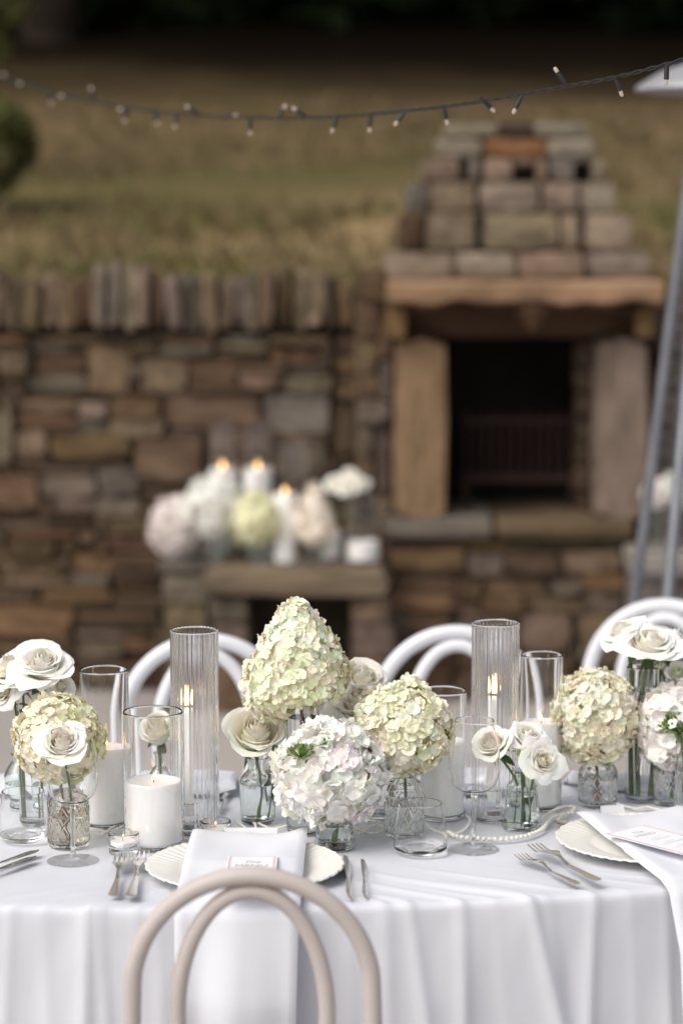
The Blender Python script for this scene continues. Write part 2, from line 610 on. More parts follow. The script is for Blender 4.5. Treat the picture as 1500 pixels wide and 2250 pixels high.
def build_wall():
    rnd = random.Random(4)
    c = lambda x0, y0, x1, y1, k: (x0 / 1.765, 550 + y0 / 1.765, x1 / 1.765, 550 + y1 / 1.765, k)
    root = thing('stone_wall', 'long dry stone wall with upright coping stones left of the outdoor fireplace', 'wall', (0, WALL_Y, 0))
    core_box(root, -420, 690, 875, 1560, WALL_Y + 0.06, WALL_Y + 0.30, z0=0)
    keys = [c(0, 400, 105, 490, 'lt'), c(120, 400, 330, 490, 'rd'), c(330, 360, 500, 560, 'tan'), c(100, 490, 330, 560, 'gy'),
            c(540, 420, 725, 555, 'lt'), c(730, 420, 930, 530, 'br'), c(930, 470, 1075, 545, 'pk'), c(640, 560, 1010, 700, 'tan'),
            c(1030, 560, 1280, 715, 'bg'), c(300, 580, 420, 655, 'wh'), c(70, 575, 300, 640, 'tan'), c(425, 660, 635, 725, 'lt'),
            c(-60, 615, 45, 820, 'wh'), c(65, 690, 170, 800, 'lt'), c(190, 715, 520, 810, 'gd'), c(535, 725, 790, 900, 'tan'),
            c(1070, 740, 1260, 900, 'pg'), c(420, 575, 635, 655, 'gd'), c(1290, 580, 1380, 800, 'br'), c(380, 835, 530, 960, 'gy'),
            c(150, 860, 370, 960, 'gy'), c(200, 960, 370, 1020, 'pg'), c(-20, 870, 150, 1000, 'br'), c(540, 920, 760, 990, 'dk'),
            c(270, 1180, 430, 1260, 'gd'), c(0, 1190, 230, 1270, 'tan'), c(-30, 1370, 285, 1500, 'gd'), c(420, 1040, 580, 1110, 'br'),
            c(800, 690, 1060, 790, 'pg'), c(1110, 370, 1240, 450, 'rd')]
    cols = ['tan', 'tan', 'gy', 'br', 'br', 'gd', 'pg', 'rd', 'lt', 'dk', 'br']
    fill_rubble(root, rnd, -420, 736, 860, 1555, WALL_Y, 0.16, keys, cols, cell=8, hmin=2, hmax=4, wmin=11, wmax=26)
    # upright coping stones
    cop = [(0, 30, 'lt', 0), (34, 92, 'dk', 0), (95, 160, 'tan', 0), (165, 255, 'lt', 0), (258, 362, 'br', 0), (365, 462, 'bg', 35),
           (470, 580, 'wh', 40), (585, 640, 'dk', 0), (642, 700, 'gy', 8), (700, 785, 'gy', 12), (788, 845, 'tan', 0),
           (848, 905, 'pg', 0), (908, 995, 'gy', 0), (998, 1066, 'tan', 5), (1068, 1138, 'br', 10), (1140, 1255, 'lt', 18), (1258, 1310, 'dk', 0), (1312, 1375, 'br', 0)]
    for a, b, k, up in cop:
        n = 2 if b - a > 84 else 1
        for q in range(n):
            x0 = (a + (b - a) * q / n) / 1.765; x1 = (a + (b - a) * (q + 1) / n) / 1.765
            put_stone(root, rnd, x0, 606 - up / 1.765 + rnd.uniform(-10, 14), x1, 724 + rnd.uniform(-8, 10), WALL_Y - 0.03, 0.30, k, 'coping_stone', STONES, tilt=rnd.gauss(0.02, 0.06), gap=2.2, proud=.035)
    x = -4
    while x > -420:
        w = rnd.uniform(22, 46)
        put_stone(root, rnd, x - w, 604 + rnd.uniform(-14, 14), x, 726, WALL_Y - 0.03, 0.30, rnd.choice(['lt', 'tan', 'gy', 'dk', 'br']), 'coping_stone', STONES, tilt=rnd.gauss(0, 0.06), gap=2.2, proud=.035)
        x -= w

    wall_run(root, -3600, -420, 602, 71)
    root = thing('stone_wall', 'dry stone wall on the far side of the fireplace behind the patio heater', 'wall', (1.5, WALL_Y, 0))
    core_box(root, 1425, 770, 1990, 1560, WALL_Y + 0.06, WALL_Y + 0.30, z0=0)
    fill_rubble(root, rnd, 1430, 790, 1990, 1555, WALL_Y, 0.16, [], cols)
    x = 1432
    while x < 1980:
        w = rnd.uniform(28, 55)
        put_stone(root, rnd, x, 655 + rnd.uniform(-12, 10), x + w, 785, WALL_Y - 0.02, 0.30, rnd.choice(['lt', 'tan', 'gy', 'dk', 'br']), 'coping_stone', BLOCKS, tilt=rnd.gauss(0, 0.05), gap=1)
        x += w
    wall_run(root, 1990, 4600, 655, 72)


def wall_run(root, x0, x1, ytop, seed):
    """the wall carried on beyond the picture: same stones, joined into one part"""
    rnd = random.Random(seed)
    mb = MB()

    def add(a, b, c, d, tilt, Y, dep):
        p = py(a, d, Y); q = py(c, b, Y)
        m = (p + q) / 2
        me = rnd.choice(STONES)
        M = Matrix.Translation(Vector((m.x, Y + dep / 2 + rnd.uniform(-.025, .025), m.z)) - root.location) @ Matrix.Rotation(tilt, 4, 'Y') @ Matrix.Diagonal((abs(q.x - p.x) * 1.02, dep, abs(q.z - p.z) * 1.02, 1))
        mb.add([v.co for v in me.vertices], [tuple(f.vertices) for f in me.polygons], M)
    y = ytop + 134
    while y < 1555:
        h = rnd.uniform(26, 50); x = x0
        while x < x1:
            w = rnd.uniform(70, 210)
            if rnd.random() < .25:
                add(x, y, x + w, y + h * .5, 0, WALL_Y, .16); add(x, y + h * .5, x + w, y + h, 0, WALL_Y, .16)
            else:
                add(x, y, x + w, y + h, rnd.gauss(0, .012), WALL_Y, .16)
            x += w
        y += h
    x = x0
    while x < x1:
        w = rnd.uniform(24, 48)
        add(x, ytop + rnd.uniform(-12, 12), x + w, ytop + 126, rnd.gauss(0, .05), WALL_Y - .03, .30)
        x += w
    o = mb.obj('rubble', M_STONE, root, sharp=55, color=(0.15, 0.108, 0.072))
    o['kind'] = 'stuff'
    core_box(root, x0, ytop + 90, x1, 1560, WALL_Y + 0.06, WALL_Y + 0.30, z0=0)


def build_fireplace():
    rnd = random.Random(9)
    FY = 8.95
    root = thing('outdoor_fireplace', 'outdoor stone fireplace with stepped chimney, golden jambs and black firebox', 'fireplace', (0.75, FY, 0))
    S = lambda *a, **k: put_stone(root, rnd, *a, **k)
    # chimney: stepped courses, each set back from the one below
    courses = [
        (268, 302, FY + 0.19, [(975, 1097, 'wh'), (1100, 1172, 'dk'), (1175, 1296, 'wh')], 0.30),
        (302, 346, FY + 0.16, [(955, 1060, 'wh'), (1060, 1202, 'or'), (1202, 1306, 'wh')], 0.36),
        (346, 399, FY + 0.13, [(925, 1012, 'lt'), (1030, 1062, 'gy'), (1062, 1128, 'lt'), (1176, 1202, 'lt'), (1204, 1260, 'gy'), (1300, 1336, 'lt')], 0.42),
        (400, 467, FY + 0.10, [(893, 940, 'gy'), (943, 1047, 'lt'), (1050, 1186, 'wh'), (1189, 1272, 'lt'), (1278, 1357, 'wh')], 0.50),
        (469, 551, FY + 0.07, [(880, 932, 'br'), (935, 1050, 'lt'), (1055, 1228, 'lt'), (1233, 1276, 'lt'), (1281, 1386, 'wh')], 0.56)]
    for y0, y1, Y, row, dep in courses:
        for x0, x1, k in row:
            S(x0, y0, x1, y1, Y, dep, k, 'chimney_stone', BLOCKS, gap=2, proud=0.015)
        # hidden fill behind the course
        core_box(root, row[0][0] + 10, y0 + 4, row[-1][1] - 10, y1, Y + 0.10, Y + dep - 0.04, M_JOINT, 'chimney_core')
    S(1012, 372, 1030, 399, FY + 0.2, 0.25, 'dk', 'chimney_stone', BLOCKS)
    S(1128, 346, 1176, 366, FY + 0.13, 0.4, 'lt', 'chimney_stone', BLOCKS, gap=1)
    S(1140, 368, 1160, 396, FY + 0.24, 0.2, 'bg', 'chimney_stone', BLOCKS, gap=1)
    S(1260, 346, 1300, 360, FY + 0.13, 0.4, 'gy', 'chimney_stone', BLOCKS, gap=1)
    # stain of soot on the middle stone
    for x0, x1, k in [(848, 1000, 'wh'), (1000, 1132, 'wh'), (1134, 1286, 'lt'), (1290, 1428, 'wh')]:
        S(x0, 556, x1, 612, FY - 0.03, 0.62, k, 'shelf_slab', BLOCKS, gap=1, proud=0.006)
    # carved lintel: a moulding swept along the front, its underside sloping back to the opening
    L0 = py(850, 660, FY); L1 = py(1442, 660, FY)
    zt = py(1100, 614, FY).z; zm = py(1100, 660, FY).z; zb = py(1100, 744, FY).z
    prof = [(-0.15, zt), (-0.175, zt - 0.02), (-0.172, zm + 0.006), (-0.15, zm - 0.006), (-0.04, zm - 0.010), (0.06, zm - 0.012), (0.36, zm - 0.012), (0.36, zt)]
    # the moulding beneath it, coloured dark to stand for the shade under the lip
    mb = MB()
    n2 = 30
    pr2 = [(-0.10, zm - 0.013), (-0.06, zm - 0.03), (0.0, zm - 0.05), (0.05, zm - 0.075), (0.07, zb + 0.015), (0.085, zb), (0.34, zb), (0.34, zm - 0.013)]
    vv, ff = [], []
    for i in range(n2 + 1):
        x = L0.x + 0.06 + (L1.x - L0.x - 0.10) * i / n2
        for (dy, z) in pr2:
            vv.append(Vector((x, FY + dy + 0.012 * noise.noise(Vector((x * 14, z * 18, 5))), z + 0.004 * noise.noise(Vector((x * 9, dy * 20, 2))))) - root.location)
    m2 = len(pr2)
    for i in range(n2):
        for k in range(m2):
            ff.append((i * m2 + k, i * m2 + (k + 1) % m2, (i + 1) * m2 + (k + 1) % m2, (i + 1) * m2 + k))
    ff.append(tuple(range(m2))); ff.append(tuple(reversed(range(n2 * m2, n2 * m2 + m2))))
    mobj('shade_dark_moulding', vv, ff, M_STONE, root, smooth=True, sharp=25, color=(0.060, 0.036, 0.022))
    v = []; f = []
    nseg = 60
    for i in range(nseg + 1):
        x = L0.x + (L1.x - L0.x) * i / nseg
        for (dy, z) in prof:
            v.append((x, FY + dy + 0.012 * noise.noise(Vector((x * 9, z * 20, 1))), z + (0.024 if z < zm + .01 else .006) * noise.noise(Vector((x * 8, 0, 2)))))
    n = len(prof)
    for i in range(nseg):
        for k in range(n):
            f.append((i * n + k, i * n + (k + 1) % n, (i + 1) * n + (k + 1) % n, (i + 1) * n + k))
    f.append(tuple(range(n))); f.append(tuple(reversed(range(nseg * n, nseg * n + n))))
    v = [Vector(p) - root.location for p in v]
    o = mobj('carved_lintel', v, f, M_STONE, root, smooth=True, sharp=25, color=(0.31, 0.20, 0.125))
    # keystone: raised lozenge in the middle
    kc = py(1172, 678, FY - 0.13)
    kw, kh = 0.075, 0.10
    kv = [(-kw, 0.07, 0), (0, 0.07, kh), (kw, 0.07, 0), (0, 0.07, -kh), (-kw * .8, 0.0, 0), (0, -0.005, kh * .8), (kw * .8, 0.0, 0), (0, 0.03, -kh * .8), (0, -0.03, 0.0)]
    kf = [(0, 1, 5, 4), (1, 2, 6, 5), (2, 3, 7, 6), (3, 0, 4, 7), (4, 5, 8), (5, 6, 8), (6, 7, 8), (7, 4, 8)]
    mobj('keystone', kv, kf, M_STONE, root, smooth=False, loc=kc - root.location, color=(0.11, 0.066, 0.04))
    # corbels at both ends of the lintel
    for x0, x1 in ((852, 895), (1398, 1440)):
        S(x0, 662, x1, 745, FY - 0.09, 0.3, 'gd', 'corbel', BLOCKS, gap=1, proud=0.003)
    # jambs
    S(862, 745, 984, 1142, FY - 0.02, 0.30, (0.31, 0.21, 0.125), 'jamb', BLOCKS, gap=2, proud=0.002)
    S(1306, 745, 1428, 1142, FY - 0.02, 0.30, (0.27, 0.215, 0.165), 'jamb', BLOCKS, gap=2, proud=0.002)
    # inner rubble reveal on the far side of the opening
    for k in range(7):
        y = 752 + k * 55
        S(1266 + rnd.uniform(-6, 6), y, 1306, y + 53, FY + 0.14, 0.22, 'dk', 'stone')
    # firebox: back, sides, floor, all black with soot
    a = py(975, 1140, FY + 0.05); b = py(1312, 735, FY + 0.05)
    mb = MB()
    mb.box(a.x - 0.05, b.x + 0.05, FY + 0.55, FY + 0.60, a.z, b.z + 0.1)
    mb.box(a.x - 0.05, a.x + 0.003, FY + 0.26, FY + 0.55, a.z, b.z + 0.1)
    mb.box(b.x - 0.003, b.x + 0.05, FY + 0.26, FY + 0.55, a.z, b.z + 0.1)
    mb.box(a.x - 0.05, b.x + 0.05, FY + 0.34, FY + 0.55, b.z + 0.1, b.z + 0.14)
    mb.box(a.x - 0.05, b.x + 0.05, FY + 0.1, FY + 0.55, a.z - 0.02, a.z + 0.004)
    o = mb.obj('firebox', M_SOOT, root, smooth=False)
    for vtx in o.data.vertices: vtx.co -= root.location
    # hearth slab
    for x0, x1, k in [(845, 1085, 'gy'), (1087, 1390, 'tan')]:
        S(x0, 1141, x1, 1187, FY - 0.07, 0.66, k, 'hearth_slab', BLOCKS, gap=0, proud=0.003)
    # rubble beside and below
    core_box(root, 790, 600, 880, 1560, FY + 0.10, FY + 0.5, z0=0)
    core_box(root, 850, 1190, 1425, 1560, FY + 0.08, FY + 0.5, z0=0)
    cols = ['tan', 'br', 'gy', 'gd', 'pg', 'br', 'rd']
    fill_rubble(root, rnd, 780, 590, 860, 1240, FY + 0.03, 0.2, [], ['tan', 'br', 'gy', 'pg', 'lt'], wmin=4, wmax=8, hmin=4, hmax=8)
    fill_rubble(root, rnd, 850, 1190, 1430, 1555, FY, 0.16,
                [(860, 1200, 1020, 1250, 'gd'), (1110, 1205, 1225, 1262, 'dk'), (1230, 1205, 1370, 1262, 'lt'), (870, 1262, 1000, 1300, 'rd'),
                 (1060, 1270, 1210, 1305, 'tan'), (1140, 1350, 1262, 1425, 'lt'), (1265, 1350, 1380, 1420, 'tan'), (900, 1340, 990, 1400, 'rd')], cols, hmin=4)
    # rusty fire basket standing in the firebox
    g = thing('fire_grate', 'rusty iron fire grate with upright bars standing in the black firebox', 'grate', py(1140, 1130, FY + 0.30))
    base = g.location.copy()
    zt2 = py(1140, 900, FY + 0.30).z - base.z; zm2 = py(1140, 1030, FY + 0.30).z - base.z
    s = mpp(base)
    w = 118 * s
    for k in range(12):
        x = -w + 2 * w * k / 11
        MB().tube([(x, 0, zm2 - 0.03), (x, 0, zt2 - 0.02 * abs(math.sin(k)))], 0.007, 8).obj('bar', M_RUST, g)
    MB().box(-w - .01, w + .01, -0.012, 0.012, zm2 - 0.05, zm2 - 0.02).obj('rail', M_RUST, g, smooth=False)
    MB().box(-w - .01, w + .01, -0.009, 0.009, zt2 - 0.05, zt2 - 0.035).obj('rail', M_RUST, g, smooth=False)
    for x in (-w, w):
        MB().box(x - .012, x + .012, -0.014, 0.012, 0, zm2 - 0.05).obj('leg', M_RUST, g, smooth=False)


BENCH_Y = 8.70


def build_bench():
    rnd = random.Random(21)
    root = thing('stone_bench', 'rough stone bench built against the wall holding candles and flowers', 'bench', (-0.2, BENCH_Y, 0))
    S = lambda *a, **k: put_stone(root, rnd, *a, **k)
    S(452, 1248, 854, 1312, BENCH_Y - 0.03, 0.48, (0.235, 0.19, 0.14), 'seat_slab', BLOCKS, gap=0, proud=0.002)
    S(345, 1238, 462, 1262, BENCH_Y + 0.03, 0.42, 'gy', 'seat_slab', BLOCKS, gap=0, proud=0.002)
    for x0, y0, x1, y1, k in [(355, 1262, 460, 1330, 'gy'), (360, 1330, 455, 1400, 'tan'), (455, 1315, 545, 1372, 'gy'), (455, 1372, 548, 1440, 'pg'),
                              (358, 1400, 452, 1560, 'gy'), (452, 1440, 545, 1570, 'tan'),
                              (772, 1315, 860, 1372, 'lt'), (768, 1372, 862, 1450, 'gy'), (770, 1450, 860, 1575, 'tan')]:
        S(x0, y0, x1, y1, BENCH_Y + 0.02, 0.4, k, 'stone', BLOCKS, gap=2, proud=0.01)
    core_box(root, 545, 1312, 772, 1580, BENCH_Y + 0.35, BENCH_Y + 0.42, M_JOINT, z0=0)
    root = thing('stone_ledge', 'low stone ledge beyond the patio heater with white flowers on it', 'ledge', (1.5, 8.6, 0))
    S = lambda *a, **k: put_stone(root, rnd, *a, **k)
    for i in range(3):
        S(1392 + i * 130, 1226, 1520 + i * 130, 1268, 8.55, 0.45, (0.40, 0.37, 0.35), 'seat_slab', BLOCKS, gap=0, proud=0.003)
        S(1392 + i * 130, 1268, 1520 + i * 130, 1590, 8.60, 0.40, 'bg', 'stone', BLOCKS, gap=2)


# ------------------------------------------------------------------ trees and shrubs
def crown_mesh(seed, n_clump, n_leaf, leaf, flat=1.0, m=None, name='crown'):
    rnd = random.Random(seed)
    v, f = [], []
    for c in range(n_clump):
        while True:
            p = Vector((rnd.uniform(-1, 1), rnd.uniform(-1, 1), rnd.uniform(-1, 1)))
            if 0.35 < p.length < 1: break
        p *= 0.8 + 0.25 * noise.noise(p * 2 + Vector((seed, 0, 0)))
        cr = rnd.uniform(0.16, 0.30)
        for k in range(n_leaf):
            d = Vector((rnd.gauss(0, 1), rnd.gauss(0, 1), rnd.gauss(0, 0.8)))
            d = d.normalized() * cr * rnd.random() ** 0.4
            q = p + d
            q.z *= flat
            nrm = (d.normalized() * 0.8 + Vector((rnd.gauss(0, .6), rnd.gauss(0, .6), 0.5 + rnd.gauss(0, .6)))).normalized()
            t = nrm.orthogonal().normalized()
            t.rotate(Matrix.Rotation(rnd.uniform(0, 6.28), 3, nrm))
            b = nrm.cross(t)
            L = leaf * rnd.uniform(0.7, 1.4)
            i = len(v)
            v += [q - t * L, q + b * L * 0.45 - nrm * L * .1, q + t * L, q - b * L * 0.45 - nrm * L * .1]
            f.append((i, i + 1, i + 2, i + 3))
    me = mesh_data(name, v, f, smooth=False)
    me.materials.append(m)
    return me


def build_trees():
    rnd = random.Random(3)
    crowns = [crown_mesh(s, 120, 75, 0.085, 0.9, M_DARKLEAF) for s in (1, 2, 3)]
    spots = [(-9.5, 20.5), (-5.6, 21.6), (-2.4, 20.2), (0.6, 21.8), (3.6, 20.4), (6.9, 21.5), (10.5, 20.8)]
    labs = ['tree at the far left of the dark woodland edge', 'second tree from the left along the dark woodland edge', 'tree on the woodland edge above the left part of the wall',
            'tree on the woodland edge above the middle of the wall', 'tree on the woodland edge directly above the chimney', 'tree on the woodland edge right of the chimney',
            'tree at the far right of the dark woodland edge']
    for i, (x, y) in enumerate(spots):
        z = hill_z(x, y)
        lab = 'dark leafy ' + labs[i]
        t = thing('woodland_tree', lab, 'tree', (x, y, z - 0.1), rnd.uniform(0, 6.28), 'trees of the dark wood above the meadow')
        H = rnd.uniform(4.2, 5.0)
        pts = [(0, 0, 0), (0.1, 0.05, H * .35), (0.0, 0.15, H * .7), (0.15, 0.1, H * 1.1), (0.1, 0.2, H * 1.5)]
        P = catmull(pts, 5)
        MB().tube(P, [0.26 * (1 - 0.75 * k / (len(P) - 1)) for k in range(len(P))], 10).obj('trunk', M_BARK, t)
        for b in range(3):
            a = b * 1.6 + rnd.random()
            h0 = H * (0.55 + 0.12 * b)
            MB().tube(catmull([(0.08, 0.1, h0), (0.9 * math.cos(a), 0.9 * math.sin(a), h0 + 0.7), (2.1 * math.cos(a), 2.1 * math.sin(a), h0 + 1.1)], 4), 0.07, 8).obj('limb', M_BARK, t)
        R = rnd.uniform(3.4, 3.9)
        link('crown', crowns[i % 3], None, t, loc=(0, -.6, H - 0.25), scale=(R * 1.28, R * 1.28, 3.1))
    # thick dark undergrowth beneath the trees, one mass
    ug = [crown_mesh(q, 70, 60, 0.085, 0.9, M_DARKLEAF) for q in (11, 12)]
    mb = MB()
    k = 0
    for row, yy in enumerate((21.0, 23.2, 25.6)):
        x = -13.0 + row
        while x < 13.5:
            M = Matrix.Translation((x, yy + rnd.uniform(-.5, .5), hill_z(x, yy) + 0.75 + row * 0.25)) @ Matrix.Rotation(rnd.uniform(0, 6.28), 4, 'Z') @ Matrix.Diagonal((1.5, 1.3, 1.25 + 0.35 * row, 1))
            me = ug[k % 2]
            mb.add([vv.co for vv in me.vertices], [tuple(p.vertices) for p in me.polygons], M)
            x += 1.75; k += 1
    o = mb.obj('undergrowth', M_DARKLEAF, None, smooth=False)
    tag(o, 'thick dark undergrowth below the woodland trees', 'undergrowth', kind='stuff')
    wood = link('distant_wood', crown_mesh(31, 420, 60, 0.045, 1.0, M_DARKLEAF), None, None, loc=(0, 33, 9.0), scale=(30, 3.5, 8.5))
    tag(wood, 'dark mass of woodland closing the view at the top', 'wood', kind='stuff')
    # nearer shrubs on the left of the meadow
    bl = crown_mesh(41, 60, 60, 0.075, 1.0, M_BUSHLEAF)
    p = py(-40, 60, 13.5)
    t = thing('sapling', 'sunlit yellow-green sapling at the top left of the meadow', 'tree', (p.x, p.y, hill_z(p.x, p.y)))
    hz = p.z - t.location.z
    MB().tube(catmull([(0, 0, -0.05), (0.02, 0, hz * .5), (0, 0.02, hz * 1.2)], 5), 0.03, 8).obj('trunk', M_BARK, t)
    link('crown', bl, None, t, loc=(0, 0, hz + 0.1), scale=(0.30, 0.35, 0.45))
    bd = crown_mesh(42, 60, 60, 0.075, 0.9, M_BUSHLEAF)
    p = py(-55, 340, 12.2)
    t = thing('meadow_shrub', 'dark green leafy shrub at the left edge of the meadow', 'shrub', (p.x, p.y, hill_z(p.x, p.y)))
    MB().tube([(0, 0, -0.05), (0, 0, 0.35)], 0.03, 8).obj('stem', M_BARK, t)
    link('foliage', bd, None, t, loc=(0, 0, p.z - t.location.z + 0.05), scale=(0.36, 0.5, 0.40))


# ------------------------------------------------------------------ chairs
def make_chair(label, m, loc, rz, H=0.90, hw=0.183, R=0.0135, r2=0.0120):
    """round-backed hoop chair; back hoop towards local -Y, faces +Y"""
    t = thing('hoop_chair', label, 'chair', loc, rz, 'hoop backed chairs round the table')
    lean = 0.035

    def arch(hw, top, zlow, wlow, y0, n=40, close=False):
        pts = []
        zc = top - hw
        return pts
    # outer hoop, running down into the rear legs
    zc = H - R - hw
    pts = []
    for (x, z, y) in [(-0.175, 0.0, 0.0), (-0.168, 0.25, 0.012), (-0.166, 0.46, 0.02), (-0.174, 0.58, 0.012)]:
        pts.append((x, y, z))
    for k in range(13):
        a = math.pi - math.pi * k / 12
        z = zc + hw * math.sin(a) * 1.0
        pts.append((hw * math.cos(a), 0.02 - lean * (z - 0.46) / 0.44 * 1.0, z))
    for (x, z, y) in [(0.174, 0.58, 0.012), (0.166, 0.46, 0.02), (0.168, 0.25, 0.012), (0.175, 0.0, 0.0)]:
        pts.append((x, y, z))
    MB().tube(catmull(pts, 6), R, 14).obj('back_hoop', m, t)
    # inner hoop, egg shaped, touching the outer one at the top
    pts = []
    wi, hi = 0.108, 0.0
    zt = H - 2 * R - r2 + 0.002
    zb = 0.475
    for k in range(28):
        a = 2 * math.pi * k / 28
        s, c = math.sin(a), math.cos(a)
        zz = (zt + zb) / 2 + (zt - zb) / 2 * s
        w = wi * (1 + 0.02 * s)
        pts.append((w * c, 0.024 - lean * (zz - 0.46) / 0.44, zz))
    MB().tube(catmull(pts, 4, True), r2, 12, closed=True).obj('inner_hoop', m, t)
    # seat and its ring
    v, f = lathe([(0, 0.448), (0.17, 0.448), (0.193, 0.452), (0.2, 0.462), (0.196, 0.474), (0.17, 0.478), (0.12, 0.472), (0, 0.470)], 48)
    mobj('seat', [(x, y + 0.205, z) for x, y, z in v], f, m, t)
    ring = [(0.165 * math.cos(a), 0.205 + 0.165 * math.sin(a), 0.25) for a in [2 * math.pi * k / 40 for k in range(40)]]
    MB().tube(ring, 0.009, 10, closed=True).obj('stretcher_ring', m, t)
    for sx in (-1, 1):
        MB().tube(catmull([(sx * 0.145, 0.335, 0.45), (sx * 0.152, 0.352, 0.25), (sx * 0.175, 0.385, 0.0)], 5), [0.017] * 4 + [0.016] * 4 + [0.013] * 3, 12).obj('leg', m, t)
    return t


def build_chairs():
    def at(cx, ytop, H=0.90):
        p = pz(cx, ytop, H - 0.0145)
        return (p.x, p.y, 0)
    x, y, _ = at(553, 1920)
    make_chair('pale taupe hoop backed chair closest to the camera, out of focus before the table', M_CHAIR_TAUPE, (x, y, 0), 0.0, hw=0.172)
    x, y, _ = at(452, 1407)
    make_chair('white hoop backed chair across the table behind the left tall ribbed glass', M_CHAIR_WHITE, (x, y, 0), math.pi + 0.05, R=.0168, r2=.0148)
    x, y, _ = at(1005, 1389)
    make_chair('white hoop backed chair across the table behind the yellow-green mophead hydrangea', M_CHAIR_WHITE, (x, y, 0), math.pi - 0.03, R=.0168, r2=.0148)
    x, y, _ = at(1462, 1330)
    make_chair('white hoop backed chair behind the tall vase of white roses, below the patio heater', M_CHAIR_WHITE, (x, y, 0), math.pi - 0.22, R=.0168, r2=.0148)


# ------------------------------------------------------------------ table and cloth
TC = Vector((-0.12, 4.09))
TA, TB, TROT = 1.12, 0.415, math.radians(3.5)
rotT = Matrix.Rotation(TROT, 2)


def tab(u, rho=1.0):
    return rotT @ Vector((TA * rho * math.cos(u), TB * rho * math.sin(u))) + TC


def tab_n(u):
    return (rotT @ Vector((math.cos(u) / TA, math.sin(u) / TB))).normalized()


def front_u(px):
    best = None
    for k in range(1800):
        u = math.pi + math.pi * k / 1800
        e = tab(u)
        d = abs(to_px((e.x, e.y, TZ))[0] - px)
        if best is None or d < best[0]: best = (d, u)
    return best[1]


def table_edge_y(x):
    """front edge of the table (smallest y) at a given x"""
    best = None
    for k in range(1200):
        u = math.pi + math.pi * k / 1200
        e = tab(u)
        if best is None or abs(e.x - x) < best[0]: best = (abs(e.x - x), e.y)
    return best[1]


FOLDS = []
FLAT = [(pz(161, 1893), .05), (pz(1040, 1868), .05), (pz(923, 1873), .05), (pz(53, 1846), .05)] + [(pz(*q), .012) for q in ((253, 1965), (258, 1940), (263, 1915), (268, 1890), (291, 1965), (298, 1940), (305, 1910), (1300, 1938), (1270, 1920), (1240, 1902), (1210, 1885), (1180, 1866), (1255, 1943), (1225, 1928), (1195, 1912), (1165, 1896), (762, 1960), (759, 1925), (758, 1895), (797, 1960), (796, 1925), (796, 1898), (30, 1888), (70, 1877), (0, 1900), (40, 1900), (1220, 1808), (1260, 1815))]      # the cloth lies flat under these glasses


def init_folds():
    rnd = random.Random(12)
    # (photo x at the edge, amplitude, left width, right width, drift per metre of drop, top height)
    # (photo x at the edge, broad amplitude, left width, right width, drift per metre of drop, ridge height on top, crisp crease amplitude, slant on top)
    for px, A, wl, wr, k, B, cr, sl in [(-60, .018, .09, .06, -.05, .003, .004, -.05), (28, .010, .06, .03, -.06, .004, .008, -.06), (100, .006, .03, .03, .03, .003, .004, -.07),
                             (196, .020, .07, .025, -.03, .007, .014, -.09), (222, .004, .02, .03, .05, .005, .009, -.08), (300, .008, .03, .05, .05, .003, .005, -.06), (345, .010, .05, .04, .04, .003, .003, -.03),
                             (430, .014, .04, .05, .1, .0, .004, 0), (520, .010, .05, .05, .05, .0, .002, 0), (690, .014, .04, .06, .08, .001, .004, .02), (770, .008, .04, .04, -.04, .002, .003, .05),
                             (842, .014, .06, .03, .02, .005, .006, .09), (896, .016, .06, .03, .13, .006, .012, .10), (1010, .018, .08, .028, .01, .007, .013, .10), (1085, .004, .04, .04, .08, .003, .002, .09),
                             (1160, .024, .08, .028, .21, .008, .017, .10), (1200, .004, .02, .03, .12, .003, .004, .07), (1300, .018, .028, .08, -.06, .005, .012, .05), (1378, .006, .05, .05, .03, .002, .003, .03),
                             (1455, .016, .05, .04, .02, .002, .007, 0), (1540, .014, .05, .05, 0, .002, .004, 0)]:
        FOLDS.append((front_u(px), A, wl, wr, k, B, 0.30 + 0.3 * rnd.random(), cr, sl))
    u0, u1 = front_u(-90), front_u(1560)
    for i in range(26):
        u = -0.5 + (math.pi + 1.0) * (i + rnd.uniform(-.3, .3)) / 26
        if u0 < (u % (2 * math.pi)) < u1: continue
        FOLDS.append((u % (2 * math.pi), rnd.uniform(.015, .04), rnd.uniform(.03, .06), rnd.uniform(.02, .05), rnd.uniform(-.1, .1), rnd.uniform(.0, .003), .5, rnd.uniform(.0, .010), 0.0))


def speed(u):
    return math.hypot(TA * math.sin(u), TB * math.cos(u))


def fold_val(u, t, ref, top=False, rho=1.0):
    tot = 0.0
    sp = speed(u)
    for (ui, A, wl, wr, k, B, reach, cr, sl) in FOLDS:
        x = (u - ui + math.pi) % (2 * math.pi) - math.pi
        x *= sp
        if abs(x) > 0.5: continue
        if top:
            x += sl * (1 - rho) / .32
            w = (0.016 if (x < 0) == (sl > 0) else .010) * (.7 + .6 * (1 - rho) / .3)
            fade = max(0.0, min(1.0, (rho - (1 - reach)) / (reach * 0.7)))
            tot += .9 * B * fade * fade * (3 - 2 * fade) * math.exp(-(abs(x) / w) ** 1.5)
        else:
            x -= k * t
            g = 1 + 0.9 * t
            w = (wl if x < 0 else wr) * g * .82
            tot += A * min(1.0, 0.10 + 2.4 * t) * math.exp(-(abs(x) / w) ** 1.5)
            tot += cr * min(1.0, 0.35 + 2.0 * t) * math.exp(-(abs(x) / (.010 * g)) ** 1.3)
    return tot


